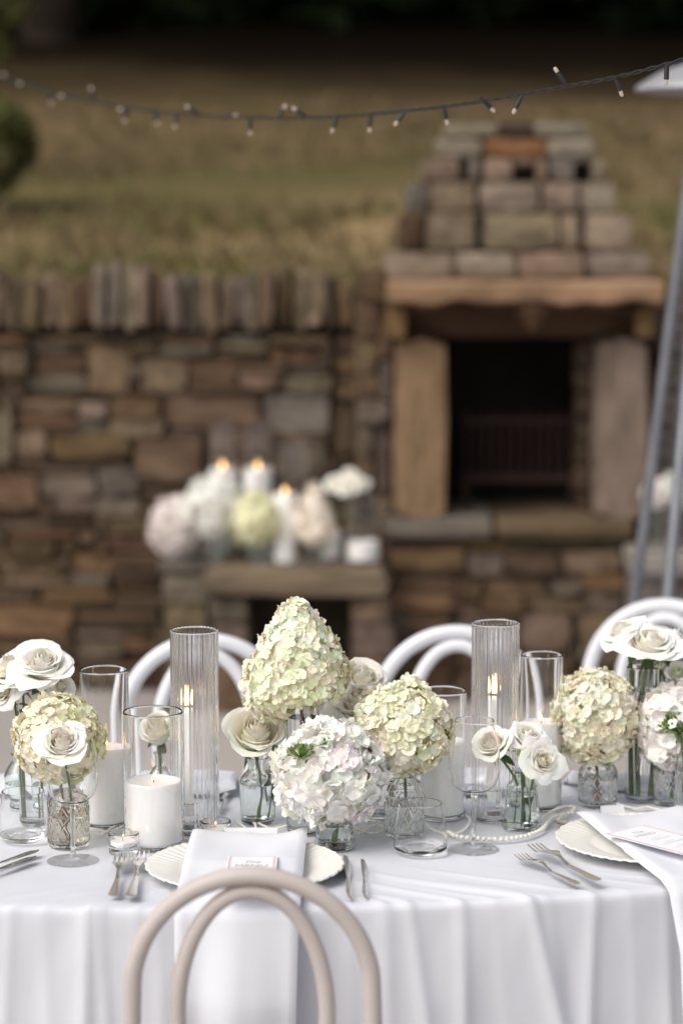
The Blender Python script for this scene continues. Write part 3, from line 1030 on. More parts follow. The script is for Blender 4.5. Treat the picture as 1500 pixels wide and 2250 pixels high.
def build_table():
    init_folds()
    t = thing('dining_table', 'long oval dining table hidden under the white cloth', 'table', (TC.x, TC.y, 0), TROT)
    v, f = lathe([(0, 0.71), (0.985, 0.71), (0.985, 0.742), (0, 0.742)], 96)
    mobj('tabletop', [(x * TA, y * TB, z) for x, y, z in v], f, M_BARK, t)
    for sx in (-1, 1):
        for sy in (-1, 1):
            MB().box(sx * .7 - .03, sx * .7 + .03, sy * .2 - .03, sy * .2 + .03, 0, .71).obj('leg', M_BARK, t, smooth=False)
    NU = 900
    tops = [0.0, .15, .3, .42, .5, .56, .62, .67, .72, .76, .8, .83, .86, .885, .91, .93, .95, .965, .98, .992]
    drops = [0.002, 0.006, 0.012, 0.022, 0.034, 0.05, 0.068, 0.09, 0.115, 0.14, 0.17, 0.2, 0.23, 0.265, 0.3, 0.34, 0.38, 0.42, 0.46, 0.5, 0.54, 0.58, 0.62, 0.66, 0.70, 0.735]
    v, f = [], []
    rows = 0
    us = [2 * math.pi * i / NU for i in range(NU)]
    for rho in tops[1:]:
        for u in us:
            e = tab(u, rho)
            h = fold_val(u, 0, None, True, rho)
            for q, fr in (FLAT if h > .0004 else ()):
                dd = math.hypot(e.x - q.x, e.y - q.y)
                if dd < fr + .03: h *= min(1, max(0, (dd - fr) / .03))
            h += 0.0009 * noise.noise(Vector((e.x * 14, e.y * 14, 7))) + 0.0016 * noise.noise(Vector((e.x * 5, e.y * 9, 3))) * (rho > .5)
            v.append((e.x, e.y, TZ - 0.002 + h))
        rows += 1
    r = 0.011
    for t_ in drops:
        for u in us:
            e = tab(u); n = tab_n(u)
            off = fold_val(u, t_, None)
            hh = fold_val(u, 0, None, True, 1.0)
            hh *= max(0, 1 - t_ / 0.05)
            if t_ < r:
                a = math.acos(1 - t_ / r)
                o2 = r * math.sin(a)
            else:
                o2 = r
            o2 += 0.04 * t_
            low = 0.020 * noise.noise(Vector((e.x * 3.1, e.y * 3.1, t_ * 1.2))) * min(1, t_ * 4) + 0.0026 * noise.noise(Vector((e.x * 22, t_ * 7, e.y * 9))) + 0.0011 * noise.noise(Vector((e.x * 35, t_ * 42, e.y * 35)))
            if t_ < 0.02: low *= 0.3
            mean = 0.045 * min(1, t_ * 2.2)
            p = e + n * (o2 + off - mean * 0.35 + low)
            v.append((p.x, p.y, TZ - 0.002 + hh - t_))
        rows += 1
    c = len(v); v.append((TC.x, TC.y, TZ - 0.002))
    for i in range(NU):
        f.append((c, i, (i + 1) % NU))
    for j in range(rows - 1):
        for i in range(NU):
            i2 = (i + 1) % NU
            f.append((j * NU + i, (j + 1) * NU + i, (j + 1) * NU + i2, j * NU + i2))
    v = [Vector(p) - Vector((TC.x, TC.y, 0)) for p in v]
    o = mobj('tablecloth', v, f, M_CLOTH, None, sharp=None, loc=(TC.x, TC.y, 0))
    tag(o, 'white tablecloth falling in soft folds over the long oval table', 'tablecloth')


def strip(name, label, cat, L0, L1, Wd, drop, m, seed, zf, sag=0.0, thick=0.006, hang_out=0.03, wave=0.006, edge=None, nx=26):
    """a folded napkin: lies from L0 to L1 (left edge, on the plate), then over the table edge and down.
    Wd is the vector across to the right edge; edge is the distance from L0 at which it bends down"""
    rnd = random.Random(seed)
    L0, L1 = Vector(L0), Vector(L1)
    dirv = (L1 - L0); dirv.z = 0
    ln = dirv.length; dirv.normalize()
    n_flat, n_drop = 26, 26
    path = []
    for k in range(n_flat + 1):
        s = ln * k / n_flat
        path.append((s, zf(s / ln)))
    zl = path[-1][1]
    r = 0.014
    for k in range(1, 7):
        a = math.pi / 2 * k / 6
        path.append((ln + r * math.sin(a) + hang_out * a / (math.pi / 2) * .4, zl - r * (1 - math.cos(a))))
    sE = path[-1][0]; zE = path[-1][1]
    for k in range(1, n_drop + 1):
        q = k / n_drop
        path.append((sE + hang_out * .6 * min(1, q * 2.5), zE - (drop - r) * q))
    v, f = [], []
    m_ = len(path)
    for side in (0, 1):
        for j, (s, z) in enumerate(path):
            for i in range(nx + 1):
                u = i / nx
                p = L0 + dirv * s + Wd * (u - 0.0)
                p.z = z
                on_drop = j > n_flat + 3
                q = max(0, (j - n_flat) / (n_drop + 6))
                wv = noise.noise(Vector((u * 3.2 + seed, s * 6, seed * 1.7)))
                if on_drop:
                    p -= Vector((-dirv.x, -dirv.y, 0)) * 0
                    p += dirv * (wave * 4.5 * q * wv + wave * 2.2 * q * math.sin(u * 9 + seed))
                    p += Wd * ((u - .5) * -0.10 * q)
                else:
                    p.z += wave * wv * 1.2 + wave * .9 * (1 - s / ln) * (math.cos((u - .5) * 2 * math.pi) * -1 + .6)
                # rounded, padded sides
                eu = min(u, 1 - u)
                th = thick * (min(1, eu / 0.05) ** 0.5)
                ej = min(j, 3) / 3
                th *= max(0.15, ej ** 0.5)
                if side == 1:
                    if on_drop: p += dirv * th
                    else: p.z += th
                v.append(p)
    W = nx + 1
    o_ = m_ * W
    for j in range(m_ - 1):
        for i in range(nx):
            a, b, c, d = j * W + i, j * W + i + 1, (j + 1) * W + i + 1, (j + 1) * W + i
            f.append((d, c, b, a)); f.append((a + o_, b + o_, c + o_, d + o_))
    for j in range(m_ - 1):
        f.append((j * W, (j + 1) * W, (j + 1) * W + o_, j * W + o_)[::-1])
        f.append((j * W + nx, (j + 1) * W + nx, (j + 1) * W + nx + o_, j * W + nx + o_))
    for i in range(nx):
        f.append((i, i + 1, i + 1 + o_, i + o_))
        e = (m_ - 1) * W
        f.append((e + i, e + i + 1, e + i + 1 + o_, e + i + o_)[::-1])
    org = L0.copy()
    o = mobj(name, [p - org for p in v], f, m, None, sharp=60, loc=org)
    tag(o, label, cat, 'linen napkins on the plates')
    return o


# ------------------------------------------------------------------ glassware
class At:
    """a spot on the table under photo pixel (bx,by)"""
    def __init__(s, bx, by, z=TZ):
        s.p = pz(bx, by, z); s.bx = bx; s.m = mpp(s.p); s.z0 = z

    def h(s, y):
        return py(s.bx, y, s.p.y).z - s.z0

    def w(s, px):
        return px * s.m


def solid_glass(name, label, cat, A, outer, inner, m, group=None, seg=64, fr=None, loc=None):
    prof = outer + inner
    v, f = lathe(prof, seg, fr)
    o = mobj(name, v, f, m, None, sharp=50, loc=loc or A.p)
    tag(o, label, cat, group)
    return o


def with_water(o, r, z0, z1, prof=None):
    pr = prof or [(0, z0), (r, z0), (r, z1), (0, z1)]
    v, f = lathe(pr, 48)
    mobj('water', v, f, M_WATER, o, sharp=40)


def cylinder_glass(name, label, bx, by, w, yrim, cat='candle holder', group=None, m=None, wall=0.0025, ribs=0, A=None, base=0.006, water=None, rough_rim=0):
    A = A or At(bx, by)
    R = A.w(w) / 2; H = A.h(yrim)
    b = wall * 0.8
    outer = [(0, 0.0), (R - 0.004, 0.0), (R - 0.0012, 0.0012), (R, 0.005), (R, H * .33), (R, H * .66), (R, H - b), (R - 0.0006, H - b * .25)]
    inner = [(R - wall * .5, H + 0.0003), (R - wall + 0.0004, H - b * .3), (R - wall, H - b), (R - wall, H * .6), (R - wall, H * .3), (R - wall, base + 0.004), (R - wall - .004, base), (0, base)]
    fr = None
    seg = 64
    if ribs:
        seg = ribs * 6
        no = len(outer)
        def fr(a, r, z, i):
            if z > 0.004 and r > R * .8:
                return r + (0.0011 if i < no else 0.0002) * abs(math.cos(a * ribs / 2)) - 0.0006
            return r
    o = solid_glass(name, label, cat, A, outer, inner, m or M_GLASS, group, seg, fr)
    if water is not None:
        hw_ = A.h(water)
        with_water(o, R - wall + 0.0003, base - 0.0003, hw_)
    return A, R, H


def candle(label, A, w, ytop, base_z, flame_dx=0, flame_h=0.022, name='pillar_candle', group='lit candles', taper=False, rtop=None, dz=0.0):
    R = A.w(w) / 2
    H = A.h(ytop) - base_z
    loc = A.p + Vector((0, 0, base_z))
    t = thing(name, label, 'candle', loc, 0, group)
    if taper:
        prof = [(0, 0), (R, 0), (R * 1.0, H * .5), (R * .82, H * .97), (R * .6, H), (R * .3, H + .001), (0, H + .0012)]
    else:
        prof = [(0, 0), (R * .98, 0), (R, 0.002), (R, H * .5), (R, H - 0.005), (R * .985, H - 0.0015), (R * .95, H), (R * .88, H - 0.001), (R * .6, H - 0.0035), (R * .2, H - 0.004), (0, H - 0.004)]
    v, f = lathe(prof, 56)
    v = [(x, y, z + (0.0012 * noise.noise(Vector((x * 40, y * 40, H * 50 + loc.x * 9))) if z > H * .9 else 0)) for x, y, z in v]
    mobj('wax', v, f, M_WAX, t, sharp=60)
    zt = H - (0.004 if not taper else 0)
    wk = 0.010
    MB().tube([(0, 0, zt - .002), (0.0004, 0, zt + wk * .6), (flame_dx * .15, 0, zt + wk)], 0.0009, 8).obj('wick', M_WICK, t)
    if flame_h:
        prof = [(0, 0), (.26, .06), (.42, .18), (.46, .3), (.36, .5), (.2, .74), (.07, .92), (0, 1.0)]
        v, f = lathe([(r * flame_h * .42, z * flame_h) for r, z in prof], 16)
        v = [(x + flame_dx * (z / flame_h) ** 1.3, y, z + zt + wk * .45) for x, y, z in v]
        mobj('flame', v, f, M_FLAME, t)
    return t


def wine_glass(label, fx, fy, fw, yrim, wrim, ymax, wmax, ybot):
    A = At(fx, fy, TZ - .0030)
    Rf = A.w(fw) / 2; H = A.h(yrim); rr = A.w(wrim) / 2; zm = A.h(ymax); rm = A.w(wmax) / 2; zb = A.h(ybot)
    t = 0.0009
    outer = [(0, 0.0), (Rf * .6, 0.0), (Rf * .985, 0.0), (Rf, 0.0006), (Rf, 0.0020), (Rf * .8, 0.0024), (Rf * .45, 0.0034), (Rf * .17, 0.0085), (0.0042, 0.018), (0.0036, 0.034), (0.0036, zb - 0.02), (0.0046, zb - 0.006), (0.010, zb + 0.0005)]
    bowl = smooth_profile([(0.010, zb + 0.0005), (rm * .52, zb + 0.006), (rm * .82, zb + (zm - zb) * .34), (rm * .97, zb + (zm - zb) * .72), (rm, zm), (rm * .955, zm + (H - zm) * .38), (rr + (rm - rr) * .28, zm + (H - zm) * .74), (rr, H)], 5)
    outer = outer[:-1] + bowl
    inner = [(rr - t * .5, H + 0.0003)] + [(max(r - t, 0), z + (t if r < rm * .6 else 0) + (0.0012 if r < rm * .3 else 0)) for r, z in reversed(bowl)] + [(0, zb + 0.0025)]
    o = solid_glass('wine_glass', label, 'wine glass', A, outer, inner, M_WINE, 'wine glasses on the table', 72)
    return o


def tumbler(label, bx, by, wbase, wmax, ymax, wrim, yrim):
    A = At(bx, by)
    H = A.h(yrim); zm = A.h(ymax)
    rb, rm, rr = A.w(wbase) / 2, A.w(wmax) / 2, A.w(wrim) / 2
    outer = [(0, 0.001), (rb * .9, 0.0), (rb, 0.0008)] + smooth_profile([(rb, 0.0008), (rm * .93, zm * .45), (rm, zm), (rm * .975, zm + (H - zm) * .4), (rr + (rm - rr) * .35, zm + (H - zm) * .75), (rr, H)], 5)[1:]
    t = 0.0019
    inner = [(rr - t * .5, H + .0004)] + [(max(r - t, 0), max(z, 0.0135)) for r, z in reversed(outer[3:])] + [(rb * .6, 0.0120), (0, 0.0125)]
    inner = [q for i, q in enumerate(inner)]
    return solid_glass('tumbler', label, 'drinking glass', A, outer, inner, M_GLASS, 'stemless tumblers on the table', 64)


def bottle_vase(label, bx, by, wbase, wbody, yshould, wneck, yneck, wlip, ytop, m=None, ribs=0, water=None, name='bottle_vase'):
    A = At(bx, by)
    H = A.h(ytop); zs = A.h(yshould); zn = A.h(yneck)
    rb, rs, rn, rl = A.w(wbase) / 2, A.w(wbody) / 2, A.w(wneck) / 2, A.w(wlip) / 2
    outer = [(0, 0.001), (rb * .88, 0.0), (rb * .98, 0.002), (rb, 0.006), (rb + (rs - rb) * .5, zs * .5), (rs, zs * .86)] + \
            smooth_profile([(rs, zs * .86), (rs * .97, zs), (rs * .7, zs + (zn - zs) * .62), (rn * 1.04, zn), (rn, zn + (H - zn) * .4), (rn * 1.03, zn + (H - zn) * .75), (rl, H)], 5)[1:]
    t = 0.0022
    inner = [(rl - t * .5, H + .0006)] + [(max(r - t, 0.001), z - (0.0008 if z > zs * .9 else 0)) for r, z in reversed(outer[3:])]
    inner = [(r, max(z, 0.008)) for r, z in inner] + [(rb * .8, 0.0065), (0, 0.006)]
    fr = None
    if ribs:
        n0 = len(outer)
        def fr(a, r, z, i):
            if 0.008 < z < zs * 1.02 and r > rb * .7 and i < n0:
                return r + 0.0011 * abs(math.cos(a * ribs / 2)) - 0.0007
            return r
    o = solid_glass(name, label, 'vase', A, outer, inner, m or M_GLASS_GREEN, 'flower vases on the table', ribs * 6 if ribs else 64, fr)
    if water:
        zw = A.h(water)
        k = zw / max(zs, 1e-4)
        rw = lambda z: rb + (rs - rb) * min(1, z / (zs * .86)) - t + .0003
        with_water(o, 0, 0, 0, [(0, 0.0063), (rb * .8, 0.0063), (rw(.01), 0.01), (rw(zw), zw), (0, zw)])
    return A


def diamond_jar(label, bx, by, w, yshould, ytop, m, water=None, nd=11, rows=3):
    A = At(bx, by)
    R = A.w(w) / 2; zs = A.h(yshould); H = A.h(ytop)
    zrows = [0.004 + (zs - 0.004) * i / 44 for i in range(45)]
    outer = [(0, 0.0015), (R * .85, 0.0), (R * .95, 0.0012)] + [(R, z) for z in zrows] + \
            smooth_profile([(R, zs), (R * .95, zs + (H - zs) * .22), (R * .80, zs + (H - zs) * .62), (R * .52, zs + (H - zs) * .92), (R * .48, H)], 5)[1:]
    t = 0.0032
    inner = [(R * .46, H + .0005), (R * .43, H - .001), (R * .5, zs + (H - zs) * .80), (R * .76 - t * .4, zs + (H - zs) * .5), (R - t, zs * .97), (R - t, zs * .5), (R - t, 0.012), (R * .8, 0.008), (0, 0.007)]
    n0 = len(outer)
    nzr = (zs) / (2 * math.pi * R / nd) / 1.75
    nzr = max(1, round(nzr))

    def fr(a, r, z, i):
        if i >= n0 or i < 3 or z > zs or z < 0.004: return r
        u = a / (2 * math.pi) * nd
        w_ = (z - 0.004) / (zs - 0.004) * nzr
        p, q = u + w_, u - w_
        dp = abs((p % 1.0) - 0.5) * 2          # 1 on the line
        dq = abs((q % 1.0) - 0.5) * 2
        ridge = max(0, (max(dp, dq) - 0.72) / 0.28)
        facet = (1 - max(dp, dq))
        edge = min(1, min(z - 0.004, zs - z) / 0.004)
        return r - 0.0016 + (0.0020 * ridge ** .7 + 0.0011 * facet) * edge
    o = solid_glass('diamond_jar', label, 'vase', A, outer, inner, m, 'diamond patterned jars on the table', 176, fr)
    if water:
        with_water(o, R - t + .0003, 0.0068, A.h(water))
    return A


def votive(label, bx, by, w, yrim, ywax):
    A = At(bx, by)
    R = A.w(w) / 2; H = A.h(yrim)
    outer = [(0, 0), (R * .86, 0), (R * .92, 0.001), (R * .93, .004), (R * .96, H * .5), (R, H - .001), (R * .985, H)]
    inner = [(R * .93, H + .0004), (R * .88, H - .003), (R * .84, H * .5), (R * .80, .014), (R * .7, .011), (0, .0105)]
    def fr(a, r, z, i):
        return r * (1 + 0.018 * abs(math.cos(a * 7))) if i < 6 and z > .003 else r
    o = solid_glass('tealight_glass', label, 'tealight holder', A, outer, inner, M_GLASS, 'tealight glasses on the table', 84, fr)
    t = thing('tealight', 'lit tealight floating in the ' + label, 'tealight', A.p + Vector((0, 0, 0.0108)))
    r2 = R * .77; h2 = A.h(ywax) - .0108
    v, f = lathe([(0, 0), (r2, 0), (r2 * 1.02, h2 - .001), (r2 * .96, h2), (0, h2 - .001)], 40)
    mobj('wax', v, f, M_WAX, t)
    MB().tube([(0, 0, h2 - .002), (0, 0, h2 + .005)], .0008, 6).obj('wick', M_WICK, t)
    v, f = lathe([(0, 0), (.0016, .002), (.0014, .005), (0, .009)], 12)
    mobj('flame', [(x, y, z + h2 + .002) for x, y, z in v], f, M_FLAME, t)
    return o


# ------------------------------------------------------------------ flowers
def floret_mesh(seed, l=1.0, wide=1.0, cup=0.25, ruffle=0.08, n=4, nu=4, nv=4):
    rnd = random.Random(seed)
    v, f = [], []
    a0 = rnd.uniform(0, 6.28)
    for k in range(n):
        a = a0 + 2 * math.pi * k / n + rnd.gauss(0, 0.12)
        L = l * rnd.uniform(0.85, 1.1); Wd = 0.56 * wide * l * rnd.uniform(.9, 1.1)
        tilt = cup + rnd.gauss(0, 0.14)
        ph = rnd.uniform(0, 6.28)
        i0 = len(v)
        for j in range(nv + 1):
            q = j / nv
            wd = Wd * (0.14 + 0.92 * math.sin(min(1, q * 1.0) ** 0.75 * math.pi * .62) ** 1.0) * (1 if q < .8 else 1 - 0.42 * ((q - .8) / .2) ** 1.5)
            for i in range(nu + 1):
                u = -1 + 2 * i / nu
                r = L * (q - 0.12 * q ** 3 * u * u)
                z = L * (math.sin(tilt) * q + 0.16 * (q ** 2) * (u * u) - 0.20 * q ** 3 * (1 + .3 * math.sin(ph)) + ruffle * q * math.sin(u * 3.0 + ph)) + 0.012 * k * l
                x_, y_ = r * math.cos(tilt * .5), wd * u
                v.append((x_ * math.cos(a) - y_ * math.sin(a), x_ * math.sin(a) + y_ * math.cos(a), z))
        W = nu + 1
        for j in range(nv):
            for i in range(nu):
                f.append((i0 + j * W + i, i0 + (j + 1) * W + i, (i0 + (j + 1) * W + i + 1), i0 + j * W + i + 1))
    # little bead in the middle
    i0 = len(v)
    b = 0.07 * l
    v += [(b, 0, .05 * l), (0, b, .05 * l), (-b, 0, .05 * l), (0, -b, .05 * l), (0, 0, .14 * l)]
    f += [(i0, i0 + 1, i0 + 4), (i0 + 1, i0 + 2, i0 + 4), (i0 + 2, i0 + 3, i0 + 4), (i0 + 3, i0, i0 + 4)]
    me = mesh_data('floret', v, f, True, None)
    me.materials.append(M_FLORET)
    return me


FL_SMALL = [floret_mesh(100 + i, 1, 0.84, 0.30, 0.06, 4, 3, 4) for i in range(7)]
FL_BIG = [floret_mesh(200 + i, 1, 1.08, 0.50, 0.16, 4, 4, 4) for i in range(7)]


def axis_quat(d, spin):
    d = Vector(d).normalized()
    q = d.to_track_quat('Z', 'Y')
    from mathutils import Quaternion
    return q @ Quaternion((0, 0, 1), spin)


def hydrangea(label, base, centre, shape, n, size, meshes, colfn, seed, stem_mat=None, part_max=285, stem_r=0.0028, jitter=.29, leaves=0, joined=False, group='hydrangeas'):
    """base: where the stem ends in the vase; centre: middle of the head; shape(dir)->(point, normal)"""
    rnd = random.Random(seed)
    base, centre = Vector(base), Vector(centre)
    t = thing('hydrangea', label, 'hydrangea', base, 0, group)
    rel = centre - base
    P = catmull([(0, 0, 0), rel * .5 + Vector((rnd.gauss(0, .004), rnd.gauss(0, .004), 0)), rel], 6)
    MB().tube(P, stem_r, 8).obj('stem', stem_mat or M_STEM, t)
    items = []
    ga = math.pi * (3 - math.sqrt(5))
    for i in range(n):
        z = 1 - 2 * (i + .5) / n
        r = math.sqrt(max(0, 1 - z * z))
        a = ga * i + rnd.gauss(0, .12)
        d = Vector((r * math.cos(a), r * math.sin(a), z + rnd.gauss(0, .03))).normalized()
        p, nr = shape(d)
        p = p + nr * rnd.uniform(-.7, .45) * size * .5
        nr = (nr + Vector((rnd.gauss(0, jitter), rnd.gauss(0, jitter), rnd.gauss(0, jitter)))).normalized()
        s = size * rnd.uniform(.82, 1.15)
        items.append((nr.dot((CAM - centre).normalized()) + 0.3 * d.dot((CAM - centre).normalized()), p, nr, s, d))
    items.sort(key=lambda q: -q[0])
    rest = MB()
    # core
    v, f = [], []
    for j in range(13):
        for i in range(20):
            th = math.pi * j / 12; a = 2 * math.pi * i / 20
            d = Vector((math.sin(th) * math.cos(a), math.sin(th) * math.sin(a), math.cos(th)))
            p, nr = shape(d)
            v.append(rel + p - nr * size * .55)
    for j in range(12):
        for i in range(20):
            f.append((j * 20 + i, (j + 1) * 20 + i, (j + 1) * 20 + (i + 1) % 20, j * 20 + (i + 1) % 20))
    mobj('flower_heart', v, f, M_FLORET, t, sharp=None, color=tuple(c * .98 for c in colfn(Vector((0, 0, 0)), rnd)))
    for k, (fc, p, nr, s, d) in enumerate(items):
        q = axis_quat(nr, rnd.uniform(0, 6.28))
        if k < part_max and not joined:
            o = bpy.data.objects.new('floret', rnd.choice(meshes))
            COL.objects.link(o)
            o.parent = t
            o.location = rel + p
            o.rotation_euler = q.to_euler()
            o.scale = (s, s, s)
            o.color = (*colfn(d, rnd), 1)
        else:
            me = rnd.choice(meshes)
            M = Matrix.Translation(rel + p) @ q.to_matrix().to_4x4() @ Matrix.Scale(s, 4)
            rest.add([vv.co for vv in me.vertices], [tuple(pl.vertices) for pl in me.polygons], M)
    if rest.v:
        o = rest.obj('florets', M_FLORET, t, sharp=None, color=colfn(Vector((0, 1, 0)), rnd))
        o['kind'] = 'stuff'
    for k in range(leaves):
        leaf(t, rel + Vector((0, 0, -size * 2.2)), rnd.uniform(0, 6.28), 0.035, rnd)
    return t


def leaf(root, p, a, L, rnd, droop=0.4, m=None, name='leaf'):
    v, f = [], []
    n = 6
    for j in range(n + 1):
        q = j / n
        w = L * .22 * math.sin(math.pi * min(1, q * .96 + .04)) ** .8
        x = L * q; z = -droop * L * q * q + .15 * L * q
        for u in (-1, 0, 1):
            v.append((x, w * u, z + abs(u) * w * .35))
    for j in range(n):
        for i in range(2):
            f.append((j * 3 + i, (j + 1) * 3 + i, (j + 1) * 3 + i + 1, j * 3 + i + 1))
    return mobj(name, v, f, m or M_LEAF, root, sharp=None, loc=p, rot=(rnd.gauss(0, .3), rnd.gauss(0, .25), a))


def ellip(rx, ry, rz, lump=0.06, seed=0, flatten=0.0):
    def sh(d):
        k = 1 + lump * 1.3 * noise.noise(d * 2.3 + Vector((seed, 0, 0))) + lump * .6 * noise.noise(d * 5.0 + Vector((0, seed, 0)))
        p = Vector((d.x * rx, d.y * ry, d.z * rz)) * k
        if d.z < 0: p.z *= (1 - flatten)
        n = Vector((d.x / rx, d.y / ry, d.z / rz)).normalized()
        return p, n
    return sh


def cone_shape(R, zt, zb, seed=0, skirt=0.0):
    """panicle: pointed top, widest low down"""
    def sh(d):
        h = (1 - d.z) / 2                     # 0 top .. 1 bottom
        z = zt + (zb - zt) * h
        r = R * (math.sin(min(1, h / .78) * math.pi / 2) ** .82 * .97 + .06) * (1 if h < .84 else max(0.05, 1 - ((h - .84) / .16) ** 2 * .9))
        k = 1 + .17 * noise.noise(Vector((d.x * 2, d.y * 2, z * 30 + seed))) + .08 * noise.noise(Vector((d.x * 5, d.y * 5, z * 70)))
        a = math.atan2(d.y, d.x)
        p = Vector((r * k * math.cos(a), r * k * math.sin(a), z))
        if skirt and math.cos(a) < 0 and h > .55:
            p.z -= skirt * (h - .55) / .45 * (-math.cos(a))
            p.x -= skirt * .25 * (h - .55) / .45
        up = 0.55 if h < .5 else (0.2 if h < .84 else -0.9)
        if h < .06: up = 2.5
        n = Vector((math.cos(a), math.sin(a), up)).normalized()
        return p, n
    return sh


def petal_geo(rnd, r, H, span, flare, roll, tipk, ruffle, nu=8, nv=8, ph=0.0):
    v, f = [], []
    for j in range(nv + 1):
        q = j / nv
        for i in range(nu + 1):
            u = -1 + 2 * i / nu
            vm = 1 - 0.24 * abs(u) ** 3 + tipk * max(0, 1 - abs(u) * 2.6) ** 1.5
            t = q * vm
            rad = r * (1 - (1 - min(1, t)) ** 2.2) ** .62
            fl = max(0, t - .42) / .58
            rad += r * flare * fl ** 1.8
            z = H * (t ** 1.12)
            ro = max(0, t - .74) / .26
            rad += r * roll * .32 * ro
            z -= H * roll * .38 * ro ** 2
            # side edges curl back
            rad += r * roll * .16 * abs(u) ** 3 * t
            a = u * span * (0.35 + 0.65 * min(1, t * 1.6)) * (1 - .12 * t)
            wob = ruffle * r * t * t * (math.sin(u * 5.2 + ph) * .6 + math.sin(u * 11 + ph * 2) * .4)
            rad += wob
            z += wob * .8
            v.append((rad * math.cos(a), rad * math.sin(a), z))
    W = nu + 1
    for j in range(nv):
        for i in range(nu):
            f.append((j * W + i, (j + 1) * W + i, (j + 1) * W + i + 1, j * W + i + 1))
    return v, f


def rose(label, base, centre, R, aim, seed, col, inner=None, n=34, openness=1.0, ruffle=0.03, name='rose', cat='rose', stem_r=0.0022, leaves=2, group='roses', depth=1.0, tips=.05, sepals=True, bend=None):
    """base: stem end; centre: middle of the bloom; aim: direction the bloom faces"""
    rnd = random.Random(seed)
    base, centre = Vector(base), Vector(centre)
    aim = Vector(aim).normalized()
    t = thing(name, label, cat, base, 0, group)
    Hh = R * 1.12 * depth
    foot = centre - aim * Hh * .48
    rel = foot - base
    mid = rel * .55 + Vector((0, 0, 0))
    mid.x = rel.x * .3; mid.y = rel.y * .3
    if bend: mid += Vector(bend)
    P = catmull([(0, 0, 0), mid, rel - aim * .004, rel + aim * 0.004], 6)
    MB().tube(P, stem_r, 8).obj('stem', M_STEM, t)
    Q = axis_quat(aim, rnd.uniform(0, 6.28))
    inner = inner or col
    for i in range(n):
        s = i / (n - 1)
        r = R * (.06 + .62 * s ** .95)
        H = Hh * (1.02 - .32 * s ** 1.7 * openness) * rnd.uniform(.95, 1.04)
        span = (1.55 - .55 * s) * rnd.uniform(.9, 1.1)
        flare = (-.30 + .74 * s ** 1.25 * openness) * rnd.uniform(.85, 1.15)
        if s < .10: flare = -.38
        roll = max(0, .10 + .85 * (s - .15)) * openness * rnd.uniform(.5, 1.35)
        v, f = petal_geo(rnd, r, H, span, flare, roll, tips * rnd.uniform(.3, 1.6), ruffle * rnd.uniform(.6, 1.5), ph=rnd.uniform(0, 6.28))
        c = tuple(inner[k] * (1 - s) + col[k] * s for k in range(3))
        c = tuple(min(1, q * rnd.uniform(.97, 1.03)) for q in c)
        a = i * 2.399963 + rnd.gauss(0, .14)
        qq = Q @ Euler((rnd.gauss(0, .05), rnd.gauss(0, .05), a)).to_quaternion()
        mobj('petal', v, f, M_PETAL, t, sharp=None, loc=rel, rot=qq.to_euler(), color=c)
    if sepals:
        for k in range(5):
            qq = Q @ Euler((0, 1.0, k * 1.57 + .4)).to_quaternion()
            L = R * .85
            v, f = [], []
            for j in range(5):
                q = j / 4
                w = L * .13 * (1 - q) ** .7
                for u in (-1, 0, 1): v.append((L * q, w * u, L * (.12 * q - .45 * q * q)))
            for j in range(4):
                for i in range(2): f.append((j * 3 + i, (j + 1) * 3 + i, (j + 1) * 3 + i + 1, j * 3 + i + 1))
            mobj('sepal', v, f, M_LEAF, t, sharp=None, loc=rel, rot=qq.to_euler())
    for k in range(leaves):
        j = int(len(P) * rnd.uniform(.55, .85))
        leaf(t, P[j], rnd.uniform(0, 6.28), R * .8, rnd)
    return t


def bud_cluster(label, base, centre, R, seed, n=60, flowers=0, group='green bud sprays'):
    rnd = random.Random(seed)
    base, centre = Vector(base), Vector(centre)
    t = thing('green_bud_spray', label, 'flower buds', base, 0, group)
    rel = centre - base
    P = catmull([(0, 0, 0), rel * .6, rel], 5)
    MB().tube(P, .0015, 7).obj('stem', M_STEM, t)
    mb = MB()
    for i in range(n):
        d = Vector((rnd.gauss(0, 1), rnd.gauss(0, 1) , rnd.gauss(.5, .8))).normalized()
        p = rel + Vector((d.x * R, d.y * R, d.z * R * .75)) * rnd.uniform(.55, 1.05)
        q = axis_quat(d + Vector((0, 0, .5)), 0)
        L = R * .30 * rnd.uniform(.7, 1.2)
        v, f = lathe([(0, 0), (L * .2, L * .15), (L * .24, L * .5), (L * .15, L * .85), (0, L)], 7)
        mb.add(v, f, Matrix.Translation(p) @ q.to_matrix().to_4x4())
        tv, tf = tube_geo([rel - Vector((0, 0, R * .4)), p], .0005, 5)
        mb.add(tv, tf)
    o = mb.obj('buds', M_BUD, t, sharp=None)
    o['kind'] = 'stuff'
    for k in range(flowers):
        d = Vector((rnd.uniform(-.6, .6), -1, rnd.uniform(.1, .9))).normalized()
        link('floret', FL_SMALL[k % 7], None, t, loc=rel + d * R * 1.02, rot=axis_quat(d, k).to_euler(), scale=(R * .36,) * 3, color=(.9, .9, .88))
    return t


CREAM = (0.965, 0.945, 0.885); WARM = (0.96, 0.915, 0.84); WHITE = (0.97, 0.96, 0.925); BLUSH = (0.955, 0.938, 0.905)
IVORYG = (0.965, 0.95, 0.87)


def mixcol(a, b, t):
    return tuple(a[k] * (1 - t) + b[k] * t for k in range(3))


